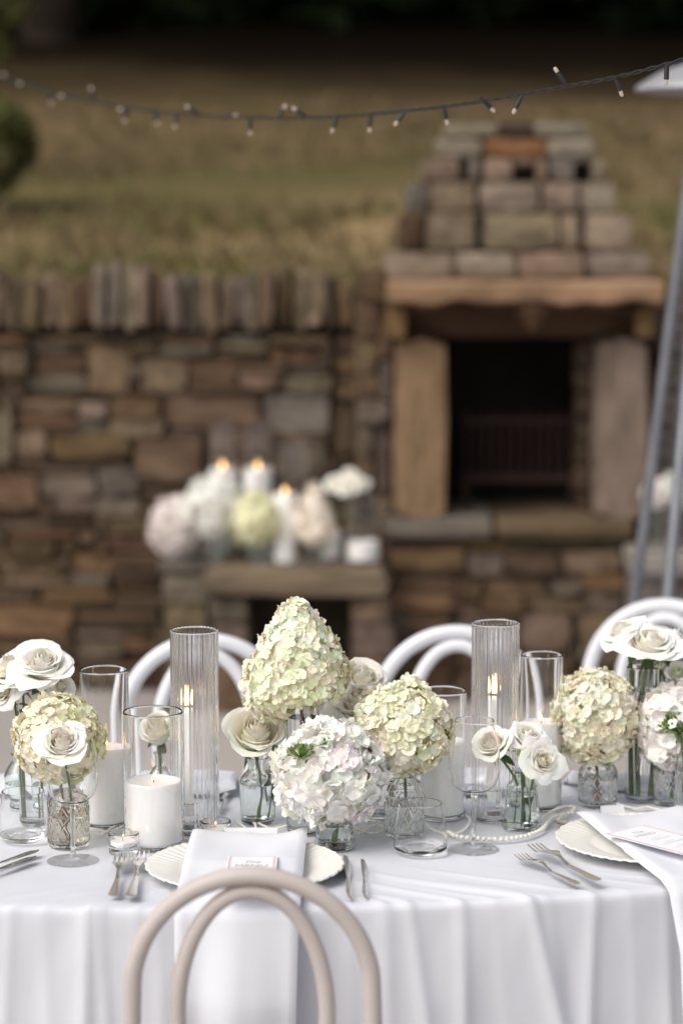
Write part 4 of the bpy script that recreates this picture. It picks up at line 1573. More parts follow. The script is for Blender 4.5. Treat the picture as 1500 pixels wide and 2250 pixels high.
def build_flowers():
    TOC = Vector((0, -1, 0))

    # A: tall panicle in the clear cylinder
    A = cylinder_glass('cylinder_vase', 'tall clear cylinder vase holding the pointed green-white hydrangea', 666, 1828, 72, 1514, 'vase', 'flower vases on the table', water=1575)[0]
    colA = lambda d, r: tuple(q * r.uniform(.93, 1.04) for q in mixcol((.94, .93, .80), (.87, .885, .63), min(1, max(0, .40 - .55 * d.z + r.gauss(0, .22)))))
    c = Vector((A.p.x - A.w(14), A.p.y, TZ + A.h(1450)))
    hydrangea('pointed green-white hydrangea, the tallest bloom in the middle of the table', A.p + Vector((0.004, 0, .02)), c,
              cone_shape(A.w(102), A.w(128), -A.w(98), 3, skirt=A.w(44)), 620, A.w(14.5), FL_SMALL, colA, 1, M_WOODSTEM, leaves=2)
    # B: white mophead
    B = bottle_vase('small ribbed green vase holding the big white mophead hydrangea', 735, 1862, 88, 80, 1800, 60, 1782, 62, 1775, M_GLASS_GREEN, ribs=16, name='ribbed_vase', water=1810)
    colB = lambda d, r: tuple(q * r.uniform(.96, 1.03) for q in mixcol(BLUSH, (.955, .94, .91), r.random()))
    c = Vector((B.p.x - B.w(10), B.p.y - .005, TZ + B.h(1697)))
    hydrangea('big white mophead hydrangea at the front of the table', B.p + Vector((0, 0, .012)), c, ellip(B.w(112), B.w(105), B.w(98), .09, 4), 380, B.w(24), FL_BIG, colB, 2, leaves=2, jitter=.33)
    bud_cluster('green bud spray tucked into the left top of the white mophead hydrangea', B.p + Vector((-.004, 0, .04)), Vector((B.p.x - B.w(72), B.p.y - .078, TZ + B.h(1632))), B.w(27), 5, 70)
    bud_cluster('smaller green bud spray at the crown of the white mophead hydrangea', B.p + Vector((.004, 0, .04)), Vector((B.p.x - B.w(20), B.p.y - .062, TZ + B.h(1616))), B.w(15), 6, 40)
    bud_cluster('green bud spray at the left side of the white mophead hydrangea', B.p + Vector((-.008, 0, .04)), Vector((B.p.x - B.w(102), B.p.y - .04, TZ + B.h(1660))), B.w(16), 7, 40)
    # C: yellow-green mophead
    C = diamond_jar('diamond patterned jar under the yellow-green mophead hydrangea', 889, 1835, 88, 1742, 1706, M_GLASS_TINT, water=1765)
    colC = lambda d, r: tuple(q * r.uniform(.94, 1.03) for q in mixcol((.945, .925, .78), (.93, .91, .72), min(1, max(0, .3 + .5 * d.x + r.gauss(0, .3)))))
    c = Vector((C.p.x - C.w(4), C.p.y, TZ + C.h(1602)))
    hydrangea('yellow-green mophead hydrangea right of the middle', C.p + Vector((.003, 0, .01)), c, ellip(C.w(98), C.w(95), C.w(96), .12, 8), 520, C.w(17.5), FL_BIG, colC, 3, M_STEM)
    # D: cream mophead on the right
    D = diamond_jar('diamond patterned jar under the round cream hydrangea, nearly hidden by a napkin', 1312, 1767, 86, 1695, 1668, M_GLASS, water=1706)
    colD = lambda d, r: tuple(q * r.uniform(.94, 1.03) for q in mixcol((.945, .895, .72), (.94, .92, .79), min(1, max(0, .5 + .5 * d.z + r.gauss(0, .3)))))
    c = Vector((D.p.x - D.w(8), D.p.y, TZ + D.h(1576)))
    hydrangea('round cream hydrangea in front of the tall rose vase on the right', D.p + Vector((0, 0, .01)), c, ellip(D.w(86), D.w(86), D.w(98), .08, 12), 560, D.w(15.5), FL_BIG, colD, 4, M_WOODSTEM)
    # E: green cream on the left
    E = diamond_jar('smoky diamond patterned jar behind the left wine glass', 152, 1857, 92, 1764, 1738, M_GLASS_SMOKE, water=1790)
    colE = lambda d, r: tuple(q * r.uniform(.94, 1.03) for q in mixcol((.93, .885, .74), (.90, .885, .62), min(1, max(0, .35 + .55 * d.x - .1 * d.z + r.gauss(0, .25)))))
    c = Vector((E.p.x - E.w(20), E.p.y + .01, TZ + E.h(1625)))
    hydrangea('mottled green and cream hydrangea at the left end', E.p + Vector((0, 0, .01)), c, ellip(E.w(94), E.w(90), E.w(92), .10, 15), 580, E.w(14.5), FL_SMALL, colE, 5, M_WOODSTEM)
    # F: rose in front of E
    rose('white rose with a creamy heart in front of the mottled hydrangea', E.p + Vector((.006, -.004, .012)), Vector((E.p.x + E.w(0), E.p.y - .075, TZ + E.h(1612))), E.w(62), (0.05, -.66, .72), 11, WHITE, (.93, .88, .79), n=44, openness=.85, depth=.85, bend=(0.002, -.004, 0))
    # G: roses top left in the cylinder
    G = cylinder_glass('cylinder_vase', 'clear cylinder vase of white roses at the far left, behind the tumbler', 76, 1806, 66, 1512, 'vase', 'flower vases on the table', water=1560)[0]
    rose('large open white rose at the top left, facing the camera', G.p + Vector((.012, -.005, .01)), Vector((G.p.x + G.w(26), G.p.y - .02, TZ + G.h(1455))), G.w(70), (.12, -.48, .87), 12, WHITE, (.93, .91, .84), n=46, openness=1.05, depth=.85, tips=.12)
    rose('white rose cut by the left edge of the picture', G.p + Vector((-.012, 0, .01)), Vector((G.p.x - G.w(40), G.p.y + .0, TZ + G.h(1468))), G.w(66), (-.45, -.4, .75), 13, CREAM, WARM, n=42, openness=1.0, depth=.85, tips=.1)
    rose('creamy rose drooping low at the left edge', G.p + Vector((-.016, -.01, .01)), Vector((G.p.x - G.w(62), G.p.y - .01, TZ + G.h(1512))), G.w(50), (-.5, -.7, .2), 14, CREAM, (.93, .87, .78), n=40)
    rose('small white rose peeping out below the large top left rose', G.p + Vector((.016, .008, .01)), Vector((G.p.x + G.w(58), G.p.y + .02, TZ + G.h(1512))), G.w(36), (.6, -.6, .3), 15, WHITE, CREAM, n=36)
    bottle_vase('round shouldered green bottle behind the left tumbler', 46, 1776, 62, 70, 1700, 34, 1672, 38, 1655, M_GLASS_GREEN, water=1720)
    # H: rose behind the wide candle
    Hh = bottle_vase('small bud vase seen through the wide candle glass', 356, 1762, 58, 66, 1708, 28, 1682, 36, 1652, M_GLASS, water=1715)
    rose('cream rose seen through the wide candle glass', Hh.p + Vector((0, 0, .01)), Vector((Hh.p.x - Hh.w(6), Hh.p.y, TZ + Hh.h(1606))), Hh.w(58), (-.1, -.45, .85), 16, IVORYG, (.93, .905, .81), n=42, openness=.7, depth=1.1, stem_r=.0042)
    # I: rose left of the middle
    I = bottle_vase('pale green bottle vase holding the half open cream rose', 567, 1807, 74, 82, 1712, 44, 1690, 48, 1664, M_GLASS_GREEN, water=1720, ribs=12)
    rose('half open cream rose left of the pointed hydrangea', I.p + Vector((0, 0, .01)), Vector((I.p.x - I.w(2), I.p.y - .005, TZ + I.h(1612))), I.w(80), (.15, -.6, .78), 17, IVORYG, (.93, .89, .80), n=40, openness=.72, depth=1.0, tips=.06, bend=(.006, 0, 0))
    rose('small white rose behind the half open cream rose', I.p + Vector((.012, .006, .01)), Vector((I.p.x + I.w(46), I.p.y + .04, TZ + I.h(1580))), I.w(40), (.2, -.4, .8), 18, WHITE, CREAM, n=36, bend=(.004, .01, 0))
    for k in range(2):
        rnd = random.Random(60 + k)
    # J: cream roses behind the middle
    J = cylinder_glass('wide_glass_vase', 'wide clear glass behind the white mophead, its thick base showing', 838, 1790, 132, 1506, 'vase', 'flower vases on the table', wall=.003, base=.009, water=1640)[0]
    rose('big cream rose behind the pointed hydrangea, near the middle', J.p + Vector((-.012, 0, .012)), Vector((J.p.x - J.w(48), J.p.y - .02, TZ + J.h(1545))), J.w(78), (-.1, -.45, .85), 19, (.94, .91, .85), (.93, .88, .79), n=44, openness=1.0)
    rose('pale cream rose highest in the group behind the pointed hydrangea', J.p + Vector((.006, .01, .012)), Vector((J.p.x - J.w(40), J.p.y + .03, TZ + J.h(1500))), J.w(60), (.2, -.5, .8), 20, (.89, .86, .80), CREAM, n=42)
    bud_cluster('tiny green bud spray above the yellow-green hydrangea', J.p + Vector((.01, 0, .012)), Vector((J.p.x + J.w(28), J.p.y - .01, TZ + J.h(1503))), J.w(14), 25, 30)
    # K: mixed bouquet right
    K = bottle_vase('pale green fluted bottle with a mixed white posy, pearls curling round it', 1145, 1820, 86, 66, 1724, 32, 1708, 42, 1692, M_GLASS_GREEN, water=1745, ribs=14)
    rose('cream rose behind the right wine glass', K.p + Vector((-.010, 0, .012)), Vector((K.p.x - K.w(66), K.p.y - .01, TZ + K.h(1632))), K.w(50), (-.3, -.58, .72), 21, CREAM, (.93, .88, .80), n=42, openness=.8, bend=(.012, 0, 0))
    LW = (.97, .96, .93)
    rose('ruffled white lisianthus at the top of the right posy', K.p + Vector((.004, .004, .012)), Vector((K.p.x + K.w(12), K.p.y + .0, TZ + K.h(1620))), K.w(46), (.2, -.6, .8), 22, LW, CREAM, n=40, openness=.9, ruffle=.11, name='lisianthus', cat='lisianthus', sepals=False, group='lisianthus', leaves=1)
    rose('ruffled white lisianthus facing out low on the right posy', K.p + Vector((.010, -.004, .012)), Vector((K.p.x + K.w(42), K.p.y - .03, TZ + K.h(1664))), K.w(46), (.4, -.8, .35), 23, LW, (.90, .86, .70), n=36, openness=1.25, ruffle=.13, name='lisianthus', cat='lisianthus', sepals=False, group='lisianthus', leaves=1, depth=.7)
    rose('green-white lisianthus bud between the rose and the ruffled blooms', K.p + Vector((0, -.006, .012)), Vector((K.p.x - K.w(4), K.p.y - .035, TZ + K.h(1646))), K.w(20), (.0, -.7, .5), 24, (.74, .78, .54), (.60, .68, .36), n=12, openness=.4, ruffle=.08, name='lisianthus', cat='lisianthus', sepals=False, group='lisianthus', leaves=1)
    # L: big roses top right
    Lq = cylinder_glass('cylinder_vase', 'tall clear cylinder vase of white roses on the right', 1407, 1757, 71, 1464, 'vase', 'flower vases on the table', water=1515)[0]
    rose('large white rose in the tall right vase, widest bloom of its group', Lq.p + Vector((-.006, -.012, .01)), Vector((Lq.p.x + Lq.w(10), Lq.p.y - .035, TZ + Lq.h(1408))), Lq.w(74), (.05, -.42, .9), 26, (.965, .955, .915), CREAM, n=46, openness=.95, depth=.75, tips=.07, stem_r=.004, bend=(-.006, .004, 0))
    rose('white rose leaning left out of the tall right vase', Lq.p + Vector((-.014, 0, .01)), Vector((Lq.p.x - Lq.w(42), Lq.p.y + .01, TZ + Lq.h(1394))), Lq.w(58), (-.45, -.2, .85), 27, (.965, .955, .915), CREAM, n=42, openness=.95, depth=.8, tips=.08, stem_r=.004)
    rose('white rose leaning right out of the tall right vase', Lq.p + Vector((.013, 0, .01)), Vector((Lq.p.x + Lq.w(62), Lq.p.y + .015, TZ + Lq.h(1410))), Lq.w(58), (.5, -.2, .85), 28, (.965, .955, .915), CREAM, n=42, openness=1.0, depth=.8, tips=.08, stem_r=.004)
    # N: right edge
    N_ = diamond_jar('diamond patterned jar at the right edge of the table', 1474, 1765, 80, 1668, 1640, M_GLASS, water=1690)
    colN = lambda d, r: tuple(q * r.uniform(.96, 1.03) for q in mixcol(BLUSH, (.955, .94, .91), r.random()))
    c = Vector((N_.p.x + N_.w(4), N_.p.y - .01, TZ + N_.h(1592)))
    hydrangea('white mophead hydrangea cut by the right edge of the picture', N_.p + Vector((0, 0, .012)), c, ellip(N_.w(78), N_.w(75), N_.w(82), .09, 18), 260, N_.w(24), FL_BIG, colN, 6, jitter=.33)
    N2 = At(1522, 1783)
    cylinder_glass('ribbed_vase', 'ribbed clear vase cut by the right edge of the picture', 1520, 1783, 82, 1640, 'vase', 'flower vases on the table', ribs=22, water=1700, A=N2)
    bud_cluster('green bud spray with tiny white flowers at the right edge', N2.p + Vector((-.006, 0, .012)), Vector((N2.p.x - N2.w(40), N2.p.y - .03, TZ + N2.h(1590))), N2.w(38), 29, 110, flowers=2)
    rose('small white lisianthus beside the tall right rose vase', N2.p + Vector((.0, .01, .012)), Vector((N2.p.x - N2.w(30), N2.p.y + .06, TZ + N2.h(1492))), N2.w(30), (-.1, -.6, .7), 30, LW, (.78, .80, .58), n=16, openness=.9, ruffle=.1, name='lisianthus', cat='lisianthus', sepals=False, group='lisianthus', leaves=1)
    rose('pale green lisianthus bud left of the small white lisianthus', N2.p + Vector((-.006, .01, .012)), Vector((N2.p.x - N2.w(66), N2.p.y + .07, TZ + N2.h(1478))), N2.w(18), (-.2, -.3, .9), 31, (.74, .78, .52), (.66, .72, .42), n=10, openness=.3, name='lisianthus', cat='lisianthus', sepals=False, group='lisianthus', leaves=1)


def build_glassware():
    wine_glass('stemmed wine glass on the left, in front of the mottled hydrangea', 161, 1893, 115, 1606, 88, 1697, 118, 1768)
    wine_glass('stemmed wine glass on the right, in front of the cream rose', 1040, 1868, 112, 1582, 85, 1682, 113, 1744)
    tumbler('stemless tumbler at the left edge of the table', 53, 1846, 76, 110, 1822, 93, 1738)
    tumbler('stemless tumbler in front of the yellow-green hydrangea', 923, 1873, 84, 118, 1856, 95, 1764)
    A, R, H = cylinder_glass('hurricane_glass', 'wide clear hurricane glass with a fat white candle at the front', 339, 1856, 131, 1562, group='hurricane glasses')
    candle('fat white pillar candle in the wide front hurricane glass', A, 123, 1714, .0065, flame_dx=.005, flame_h=.016)
    A, R, H = cylinder_glass('hurricane_glass', 'clear hurricane glass standing left behind the wide candle', 233, 1811, 106, 1470, group='hurricane glasses')
    candle('white pillar candle in the left back hurricane glass', A, 92, 1640, .0065, flame_dx=-.003, flame_h=.026)
    A, R, H = cylinder_glass('hurricane_glass', 'clear hurricane glass right behind the yellow-green hydrangea', 970, 1793, 106, 1516, group='hurricane glasses')
    candle('white pillar candle behind the yellow-green hydrangea', A, 94, 1625, .0065, flame_h=.0)
    A, R, H = cylinder_glass('hurricane_glass', 'clear hurricane glass beside the right tall ribbed glass', 1186, 1773, 93, 1437, group='hurricane glasses')
    candle('white pillar candle behind the right posy', A, 82, 1584, .0065, flame_dx=-.004, flame_h=.018)
    for lab, lab2, lab3, bx, by, w, yr, cx, ct, cb in [
            ('tall ribbed hurricane glass left of the pointed hydrangea', 'slim white taper candle in the left tall ribbed glass', 'clear glass taper holder inside the left tall ribbed glass', 430, 1828, 104, 1383, 414, 1556, 1780),
            ('tall ribbed hurricane glass right of the middle', 'slim white taper candle in the right tall ribbed glass', 'clear glass taper holder inside the right tall ribbed glass', 1085, 1798, 103, 1367, 1081, 1530, 1760)]:
        A, R, H = cylinder_glass('ribbed_hurricane_glass', lab, bx, by, w, yr, group='tall ribbed glasses', ribs=34, wall=.0028)
        A2 = At(cx, by)
        zc = A2.h(cb) if A2.h(cb) > .02 else .03
        prof_o = [(0, 0), (.019, 0), (.0195, .002), (.016, .008), (.0135, .02), (.014, .04), (.0145, .046)]
        prof_i = [(.0125, .0465), (.0118, .044), (.0115, .024), (0, .023)]
        solid_glass('taper_holder', lab3, 'candle holder', A2, prof_o, prof_i, M_GLASS, 'taper holders', 48, loc=A2.p + Vector((0, 0, .0065)))
        candle(lab2, A2, 24, ct, .031, flame_h=.038, name='taper_candle', taper=True)
    votive('small tealight glass left of the forks', 272, 1874, 69, 1829, 1846)
    votive('small tealight glass behind the folded napkin', 474, 1838, 67, 1803, 1818)


# ------------------------------------------------------------------ place settings
def plate(label, cx, cyy, w, z=TZ):
    A = At(cx, cyy, z + .010)
    R = A.w(w) / 2
    prof = [(0, 0.002), (R * .62, .0005), (R * .70, .004), (R * .98, .0125), (R, .0145), (R * .985, .0165), (R * .90, .0140), (R * .72, .0085), (R * .64, .0055), (R * .3, .005), (0, .005)]
    def prof2(P):
        out = []
        for a, b in zip(P[:-1], P[1:]):
            for k in range(3):
                t = k / 3
                out.append((a[0] + (b[0] - a[0]) * t, a[1] + (b[1] - a[1]) * t))
        return out + [P[-1]]
    prof = prof2(prof)
    seg = 240
    v, f = lathe(prof, seg, lambda a, r, z_, i: r * (1 + .016 * abs(math.cos(a * 15)) * max(0, (r / R - .75) / .25)))
    out = []
    for x, y, z_ in v:
        r = math.hypot(x, y) / R; a = math.atan2(y, x)
        rib = max(0, min(1, (r - .66) / .1)) * .0014 * abs(math.cos(a * 30))
        out.append((x, y, z_ + rib))
    p = A.p.copy(); p.z = z + .003
    o = mobj('charger_plate', out, f, M_IVORY, None, sharp=None, loc=p)
    tag(o, label, 'plate', 'ivory scalloped charger plates')
    return p, R


def text_mesh(s, size, name='lettering', shear=0.0):
    cu = bpy.data.curves.new('t', 'FONT')
    cu.body = s; cu.size = size; cu.align_x = 'CENTER'; cu.shear = shear
    o = bpy.data.objects.new('t', cu)
    COL.objects.link(o)
    dg = bpy.context.evaluated_depsgraph_get()
    me = bpy.data.meshes.new_from_object(o.evaluated_get(dg))
    bpy.data.objects.remove(o)
    me.name = name
    me.materials.clear()
    return me


def menu_card(label, A, B, C, the=True):
    """A far left corner, B far right corner, C near left corner"""
    A, B, C = Vector(A), Vector(B), Vector(C)
    X = B - A; w = X.length; X.normalize()
    Y = (A - C); Y = Y - X * Y.dot(X); h = Y.length; Y.normalize()
    Z = X.cross(Y)
    M = Matrix((X, Y, Z)).transposed().to_4x4()
    M.translation = A - Y * h
    t = thing('menu_card', label, 'menu card', (0, 0, 0), 0, 'printed menu cards')
    t.matrix_world = M
    o = MB().box(0, w, 0, h, 0, .0007).obj('card', M_CARD, t, smooth=False)
    z0 = .0009
    def line(x0, y0, x1, y1, m=M_PRINT_RED, nm='border_line'):
        MB().box(x0, x1, y0, y1, z0 - .0003, z0).obj(nm, m, t, smooth=False)
    e, lw = .003, .0008
    for k in range(2):
        d = e + k * .0022
        line(d, d, d + lw, h - d)
        line(w - d - lw, d, w - d, h - d)
        if k == 0:
            line(d + lw, h - d - lw, w - d - lw, h - d); line(d + lw, d, w - d - lw, d + lw)
    if the:
        link('lettering', text_mesh('The', h * .085, shear=.35), M_PRINT_GREY, t, loc=(w * .5, h * .80, z0))
    link('lettering', text_mesh('MENU', h * .092), M_PRINT_GREY, t, loc=(w * .5, h * (.70 if the else .80), z0))
    for k, (yy, ww) in enumerate([(.60, .2), (.555, .5), (.535, .42), (.44, .25), (.40, .55), (.378, .4), (.28, .22), (.24, .5)]):
        line(w * (.5 - ww / 2), h * yy, w * (.5 + ww / 2), h * yy + .0005, M_PRINT_GREY, 'print_line')
    return t


def fork_geo(L=.2):
    v, f = [], []
    def zc(s):    # s 0 handle end .. 1 tine tips
        return .003 + .010 * math.sin(min(1, max(0, (s - .45) / .40)) * math.pi) * .9 + (.004 * ((s - .88) / .12) if s > .88 else 0) + .004 * (1 - s) ** 2 * (s < .5)
    def wd(s):
        if s < .55: return .0085 - .0060 * (s / .55) ** .8
        if s < .72: return .0025 + .0095 * ((s - .55) / .17) ** 1.3
        return .012
    mb = MB()
    n = 26
    rows = []
    vv, ff = [], []
    for j in range(n + 1):
        s = .74 * j / n
        w = wd(s)
        if j == 0: w *= .6
        z = zc(s); th = .0016
        cp = .0012
        vv += [(-w, s * L, z), (0, s * L, z + cp * .6), (w, s * L, z), (w, s * L, z - th), (0, s * L, z - th * 1.2), (-w, s * L, z - th)]
    for j in range(n):
        for k in range(6):
            ff.append((j * 6 + k, j * 6 + (k + 1) % 6, (j + 1) * 6 + (k + 1) % 6, (j + 1) * 6 + k))
    ff.append(tuple(reversed(range(6)))); ff.append(tuple(range(n * 6, n * 6 + 6)))
    mb.add(vv, ff)
    for k in range(4):
        x0 = -.0102 + .0068 * k
        vv, ff = [], []
        m_ = 8
        for j in range(m_ + 1):
            q = j / m_
            s = .73 + .27 * q
            w = .0019 * (1 - .55 * q ** 3)
            z = zc(s); th = .0015
            x = x0
            vv += [(x - w, s * L, z), (x + w, s * L, z), (x + w, s * L, z - th), (x - w, s * L, z - th)]
        for j in range(m_):
            for i in range(4):
                ff.append((j * 4 + i, j * 4 + (i + 1) % 4, (j + 1) * 4 + (i + 1) % 4, (j + 1) * 4 + i))
        ff.append((3, 2, 1, 0)); ff.append(tuple(range(m_ * 4, m_ * 4 + 4)))
        mb.add(vv, ff)
    return mesh_data('fork', mb.v, mb.f, True, 45)


def knife_geo(L=.22):
    mb = MB()
    vv, ff = [], []
    n = 30
    for j in range(n + 1):
        s = j / n
        if s < .46:                      # handle, waisted and swelling to the end
            w = .0048 + .0038 * abs(math.cos(s / .46 * math.pi * .55)) ** 2; th = .0042 - .0016 * s / .46
            off = 0
        else:
            q = (s - .46) / .54
            w = .0052 + .0052 * math.sin(min(1, q * 1.15) * math.pi * .55)
            if q > .82: w *= max(.12, 1 - ((q - .82) / .18) ** 2)
            th = .0014
            off = .002 * q
        z = .004
        vv += [(-w + off, s * L, z), (off, s * L, z + th * .6), (w * .9 + off, s * L, z), (off, s * L, z - th * .6)]
    for j in range(n):
        for k in range(4):
            ff.append((j * 4 + k, j * 4 + (k + 1) % 4, (j + 1) * 4 + (k + 1) % 4, (j + 1) * 4 + k))
    ff.append((3, 2, 1, 0)); ff.append(tuple(range(n * 4, n * 4 + 4)))
    mb.add(vv, ff)
    return mesh_data('knife', mb.v, mb.f, True, 50)


def spoon_geo(L=.19):
    vv, ff = [], []
    n = 30
    for j in range(n + 1):
        s = j / n
        if s < .68:
            w = .0075 - .0052 * (s / .68) ** .7; dip = 0
        else:
            q = (s - .68) / .32
            w = max(.0012, .019 * math.sin(math.pi * min(.985, q * .98 + .02)) ** .62); dip = .0055 * math.sin(math.pi * q)
        z = .004 + .007 * math.sin(min(1, max(0, (s - .35) / .5)) * math.pi)
        for k in range(5):
            u = -1 + k / 2
            vv.append((w * u, s * L, z - dip * (1 - u * u)))
    for k in range(1):
        pass
    m_ = len(vv)
    vv += [(x, y, z - .0013) for x, y, z in vv]
    for j in range(n):
        for k in range(4):
            a = j * 5 + k
            ff.append((a, a + 1, a + 6, a + 5)); ff.append((a + 5 + m_, a + 6 + m_, a + 1 + m_, a + m_))
        a = j * 5
        ff.append((a, a + 5, a + 5 + m_, a + m_)); ff.append((a + 4, a + 4 + m_, a + 9 + m_, a + 9))
    ff.append((0, m_, m_ + 1, 1)); 
    return mesh_data('spoon', vv, ff, True, 50)


def lay(me, name, label, cat, pa, pb, z=TZ + .004, group='cutlery at the place settings', roll=0.0, m=None, L=None):
    """lay a piece with its handle end under pixel pa and its tip under pixel pb"""
    A = pz(pa[0], pa[1], z); B = pz(pb[0], pb[1], z)
    d = B - A
    ang = math.atan2(-d.x, d.y)
    base = L or max(vv.co.y for vv in me.vertices)
    k = d.length / base
    o = link(name, me, m or M_STEEL, None, loc=A, rot=(0, roll, ang), scale=(min(1.15, max(.85, k)), k, 1))
    tag(o, label, cat, group)
    return o


def build_settings():
    pA, RA = plate('ivory charger plate with a scalloped rim in front of the near chair', 538, 1908, 433)
    pB, RB = plate('ivory charger plate with a scalloped rim on the right', 1436, 1850, 428)
    # napkins
    L0 = pz(424, 1836, TZ + .022); 
    Rg = pz(676, 1836, TZ + .022)
    ey = table_edge_y(-.1) - .012
    L1 = Vector((L0.x - .006, ey, TZ + .02))
    ln = abs(L1.y - L0.y)
    strip('napkin', 'folded white napkin hanging over the table edge behind the near chair', 'napkin', L0, L1, Vector((Rg.x - L0.x, 0, 0)), .36, M_NAPKIN, 3,
          lambda q: TZ + .0225 + (.003 if q < .6 else 0) - .006 * max(0, q - .6) / .4, thick=.007, hang_out=.062)
    P1 = pz(1264, 1800, TZ + .024); P2 = pz(1446, 1926, TZ + .02)
    P2.y = min(P2.y, table_edge_y(P2.x) - .010)
    dv = (P2 - P1); dv.z = 0
    u = dv.normalized()
    perp = Vector((-u.y, u.x, 0)) * .20
    strip('napkin', 'folded white napkin under the menu on the right plate, its end hanging down', 'napkin', P1, P2, perp, .225, M_NAPKIN, 8,
          lambda q: TZ + .0225 + (.003 if q < .6 else 0) - .006 * max(0, q - .6) / .4, thick=.008, hang_out=.055)
    # menus
    zc = TZ + .0405
    menu_card('menu card with a red double border on the napkin behind the near chair', pz(501, 1882, zc), pz(610, 1882, zc), pz(494, 1962, zc), True)
    menu_card('menu card with a thin red border on the right napkin', pz(1325, 1833, zc), pz(1412, 1812, zc), pz(1457, 1893, zc), True)
    # little blank name cards behind the plates
    for lab, a, b in [('small blank name card behind the napkin of the near setting', (493, 1849), (609, 1849)), ('small blank name card behind the right napkin', (1322, 1800), (1372, 1797))]:
        A = pz(*a); B = pz(*b)
        X = (B - A); w = X.length; X.normalize()
        ang = math.atan2(X.y, X.x)
        t = thing('name_card', lab, 'name card', A + Vector((0, 0, .002)), ang, 'small name cards')
        hgt = .020
        MB().add([(0, 0, 0), (w, 0, 0), (w, .008, hgt), (0, .008, hgt), (0, .0006, -.0003), (w, .0006, -.0003), (w, .0086, hgt), (0, .0086, hgt)],
                 [(0, 1, 2, 3), (7, 6, 5, 4), (0, 4, 5, 1), (1, 5, 6, 2), (2, 6, 7, 3), (3, 7, 4, 0)]).obj('front_leaf', M_CARD, t, smooth=False)
        MB().add([(0, .018, 0), (w, .018, 0), (w, .0090, hgt), (0, .0090, hgt), (0, .0186, 0), (w, .0186, 0), (w, .0096, hgt), (0, .0096, hgt)],
                 [(0, 1, 2, 3), (7, 6, 5, 4), (0, 4, 5, 1), (1, 5, 6, 2), (2, 6, 7, 3), (3, 7, 4, 0)]).obj('back_leaf', M_CARD, t, smooth=False)
    fk, kn, sp = fork_geo(), knife_geo(), spoon_geo()
    for me in (fk, kn, sp): me.materials.append(M_STEEL)
    lay(fk, 'fork', 'outer steel fork left of the near plate, below the tealight glass', 'fork', (250, 1976), (270, 1884), TZ + .006)
    lay(fk, 'fork', 'inner steel fork next to the near plate', 'fork', (288, 1976), (313, 1878), TZ + .006)
    lay(fk, 'fork', 'steel fork nearest the right plate, half covering another fork', 'fork', (1312, 1942), (1172, 1862), TZ + .010)
    lay(fk, 'fork', 'steel fork on the cloth under the other right fork', 'fork', (1268, 1950), (1141, 1884), TZ + .006)
    lay(kn, 'knife', 'steel knife beside the right rim of the near plate', 'knife', (764, 1974), (757, 1884), TZ + .006, roll=.9)
    lay(kn, 'knife', 'steel knife farther right of the near plate', 'knife', (798, 1972), (795, 1892), TZ + .006, roll=.9)
    lay(kn, 'knife', 'upper steel knife at the left edge of the table', 'knife', (-70, 1926), (84, 1872), TZ + .006)
    lay(kn, 'knife', 'lower steel knife at the left edge of the table', 'knife', (-70, 1940), (78, 1886), TZ + .006)
    lay(sp, 'spoon', 'steel spoon behind the right plate', 'spoon', (1420, 1842), (1218, 1808), TZ + .006)
    lay(fk, 'fork', 'steel fork of the far setting seen between the ribbed glass and the bottle vase', 'fork', (506, 1738), (470, 1788), TZ + .006)
    # far settings across the table
    for i, (px, lab, ang) in enumerate([(405, 'far side behind the left tall ribbed glass', 0.0), (40, 'far side at the left end of the table', 0.15), (1010, 'far side behind the yellow-green hydrangea', -.0), (1360, 'far side behind the round cream hydrangea', -.1)]):
        A = At(px, 1742 if px < 1200 else 1730, TZ + .01)
        w = .19
        base = A.p.copy()
        back = None
        # distance to the back edge
        e = None
        for k in range(400):
            q = base + Vector((0, -.09 + k * .001, 0))
            # inside test
            loc = rotT.inverted() @ (Vector((q.x, q.y)) - TC)
            if (loc.x / TA) ** 2 + (loc.y / TB) ** 2 > 1.05:
                e = -.09 + k * .001; break
        e = e or .2
        L0 = base + Vector((w / 2, .0, .0)); L0.z = TZ + .006
        L1 = base + Vector((w / 2, e + .012, .0)); L1.z = TZ + .008
        strip('napkin', 'folded white napkin on the ' + lab, 'napkin', L0, L1, Vector((-w, 0, 0)), .22, M_NAPKIN, 20 + i,
              lambda q: TZ + .006 + .012 * math.sin(min(1, q * 1.4) * 3.14), thick=.014, hang_out=.05, wave=.008)


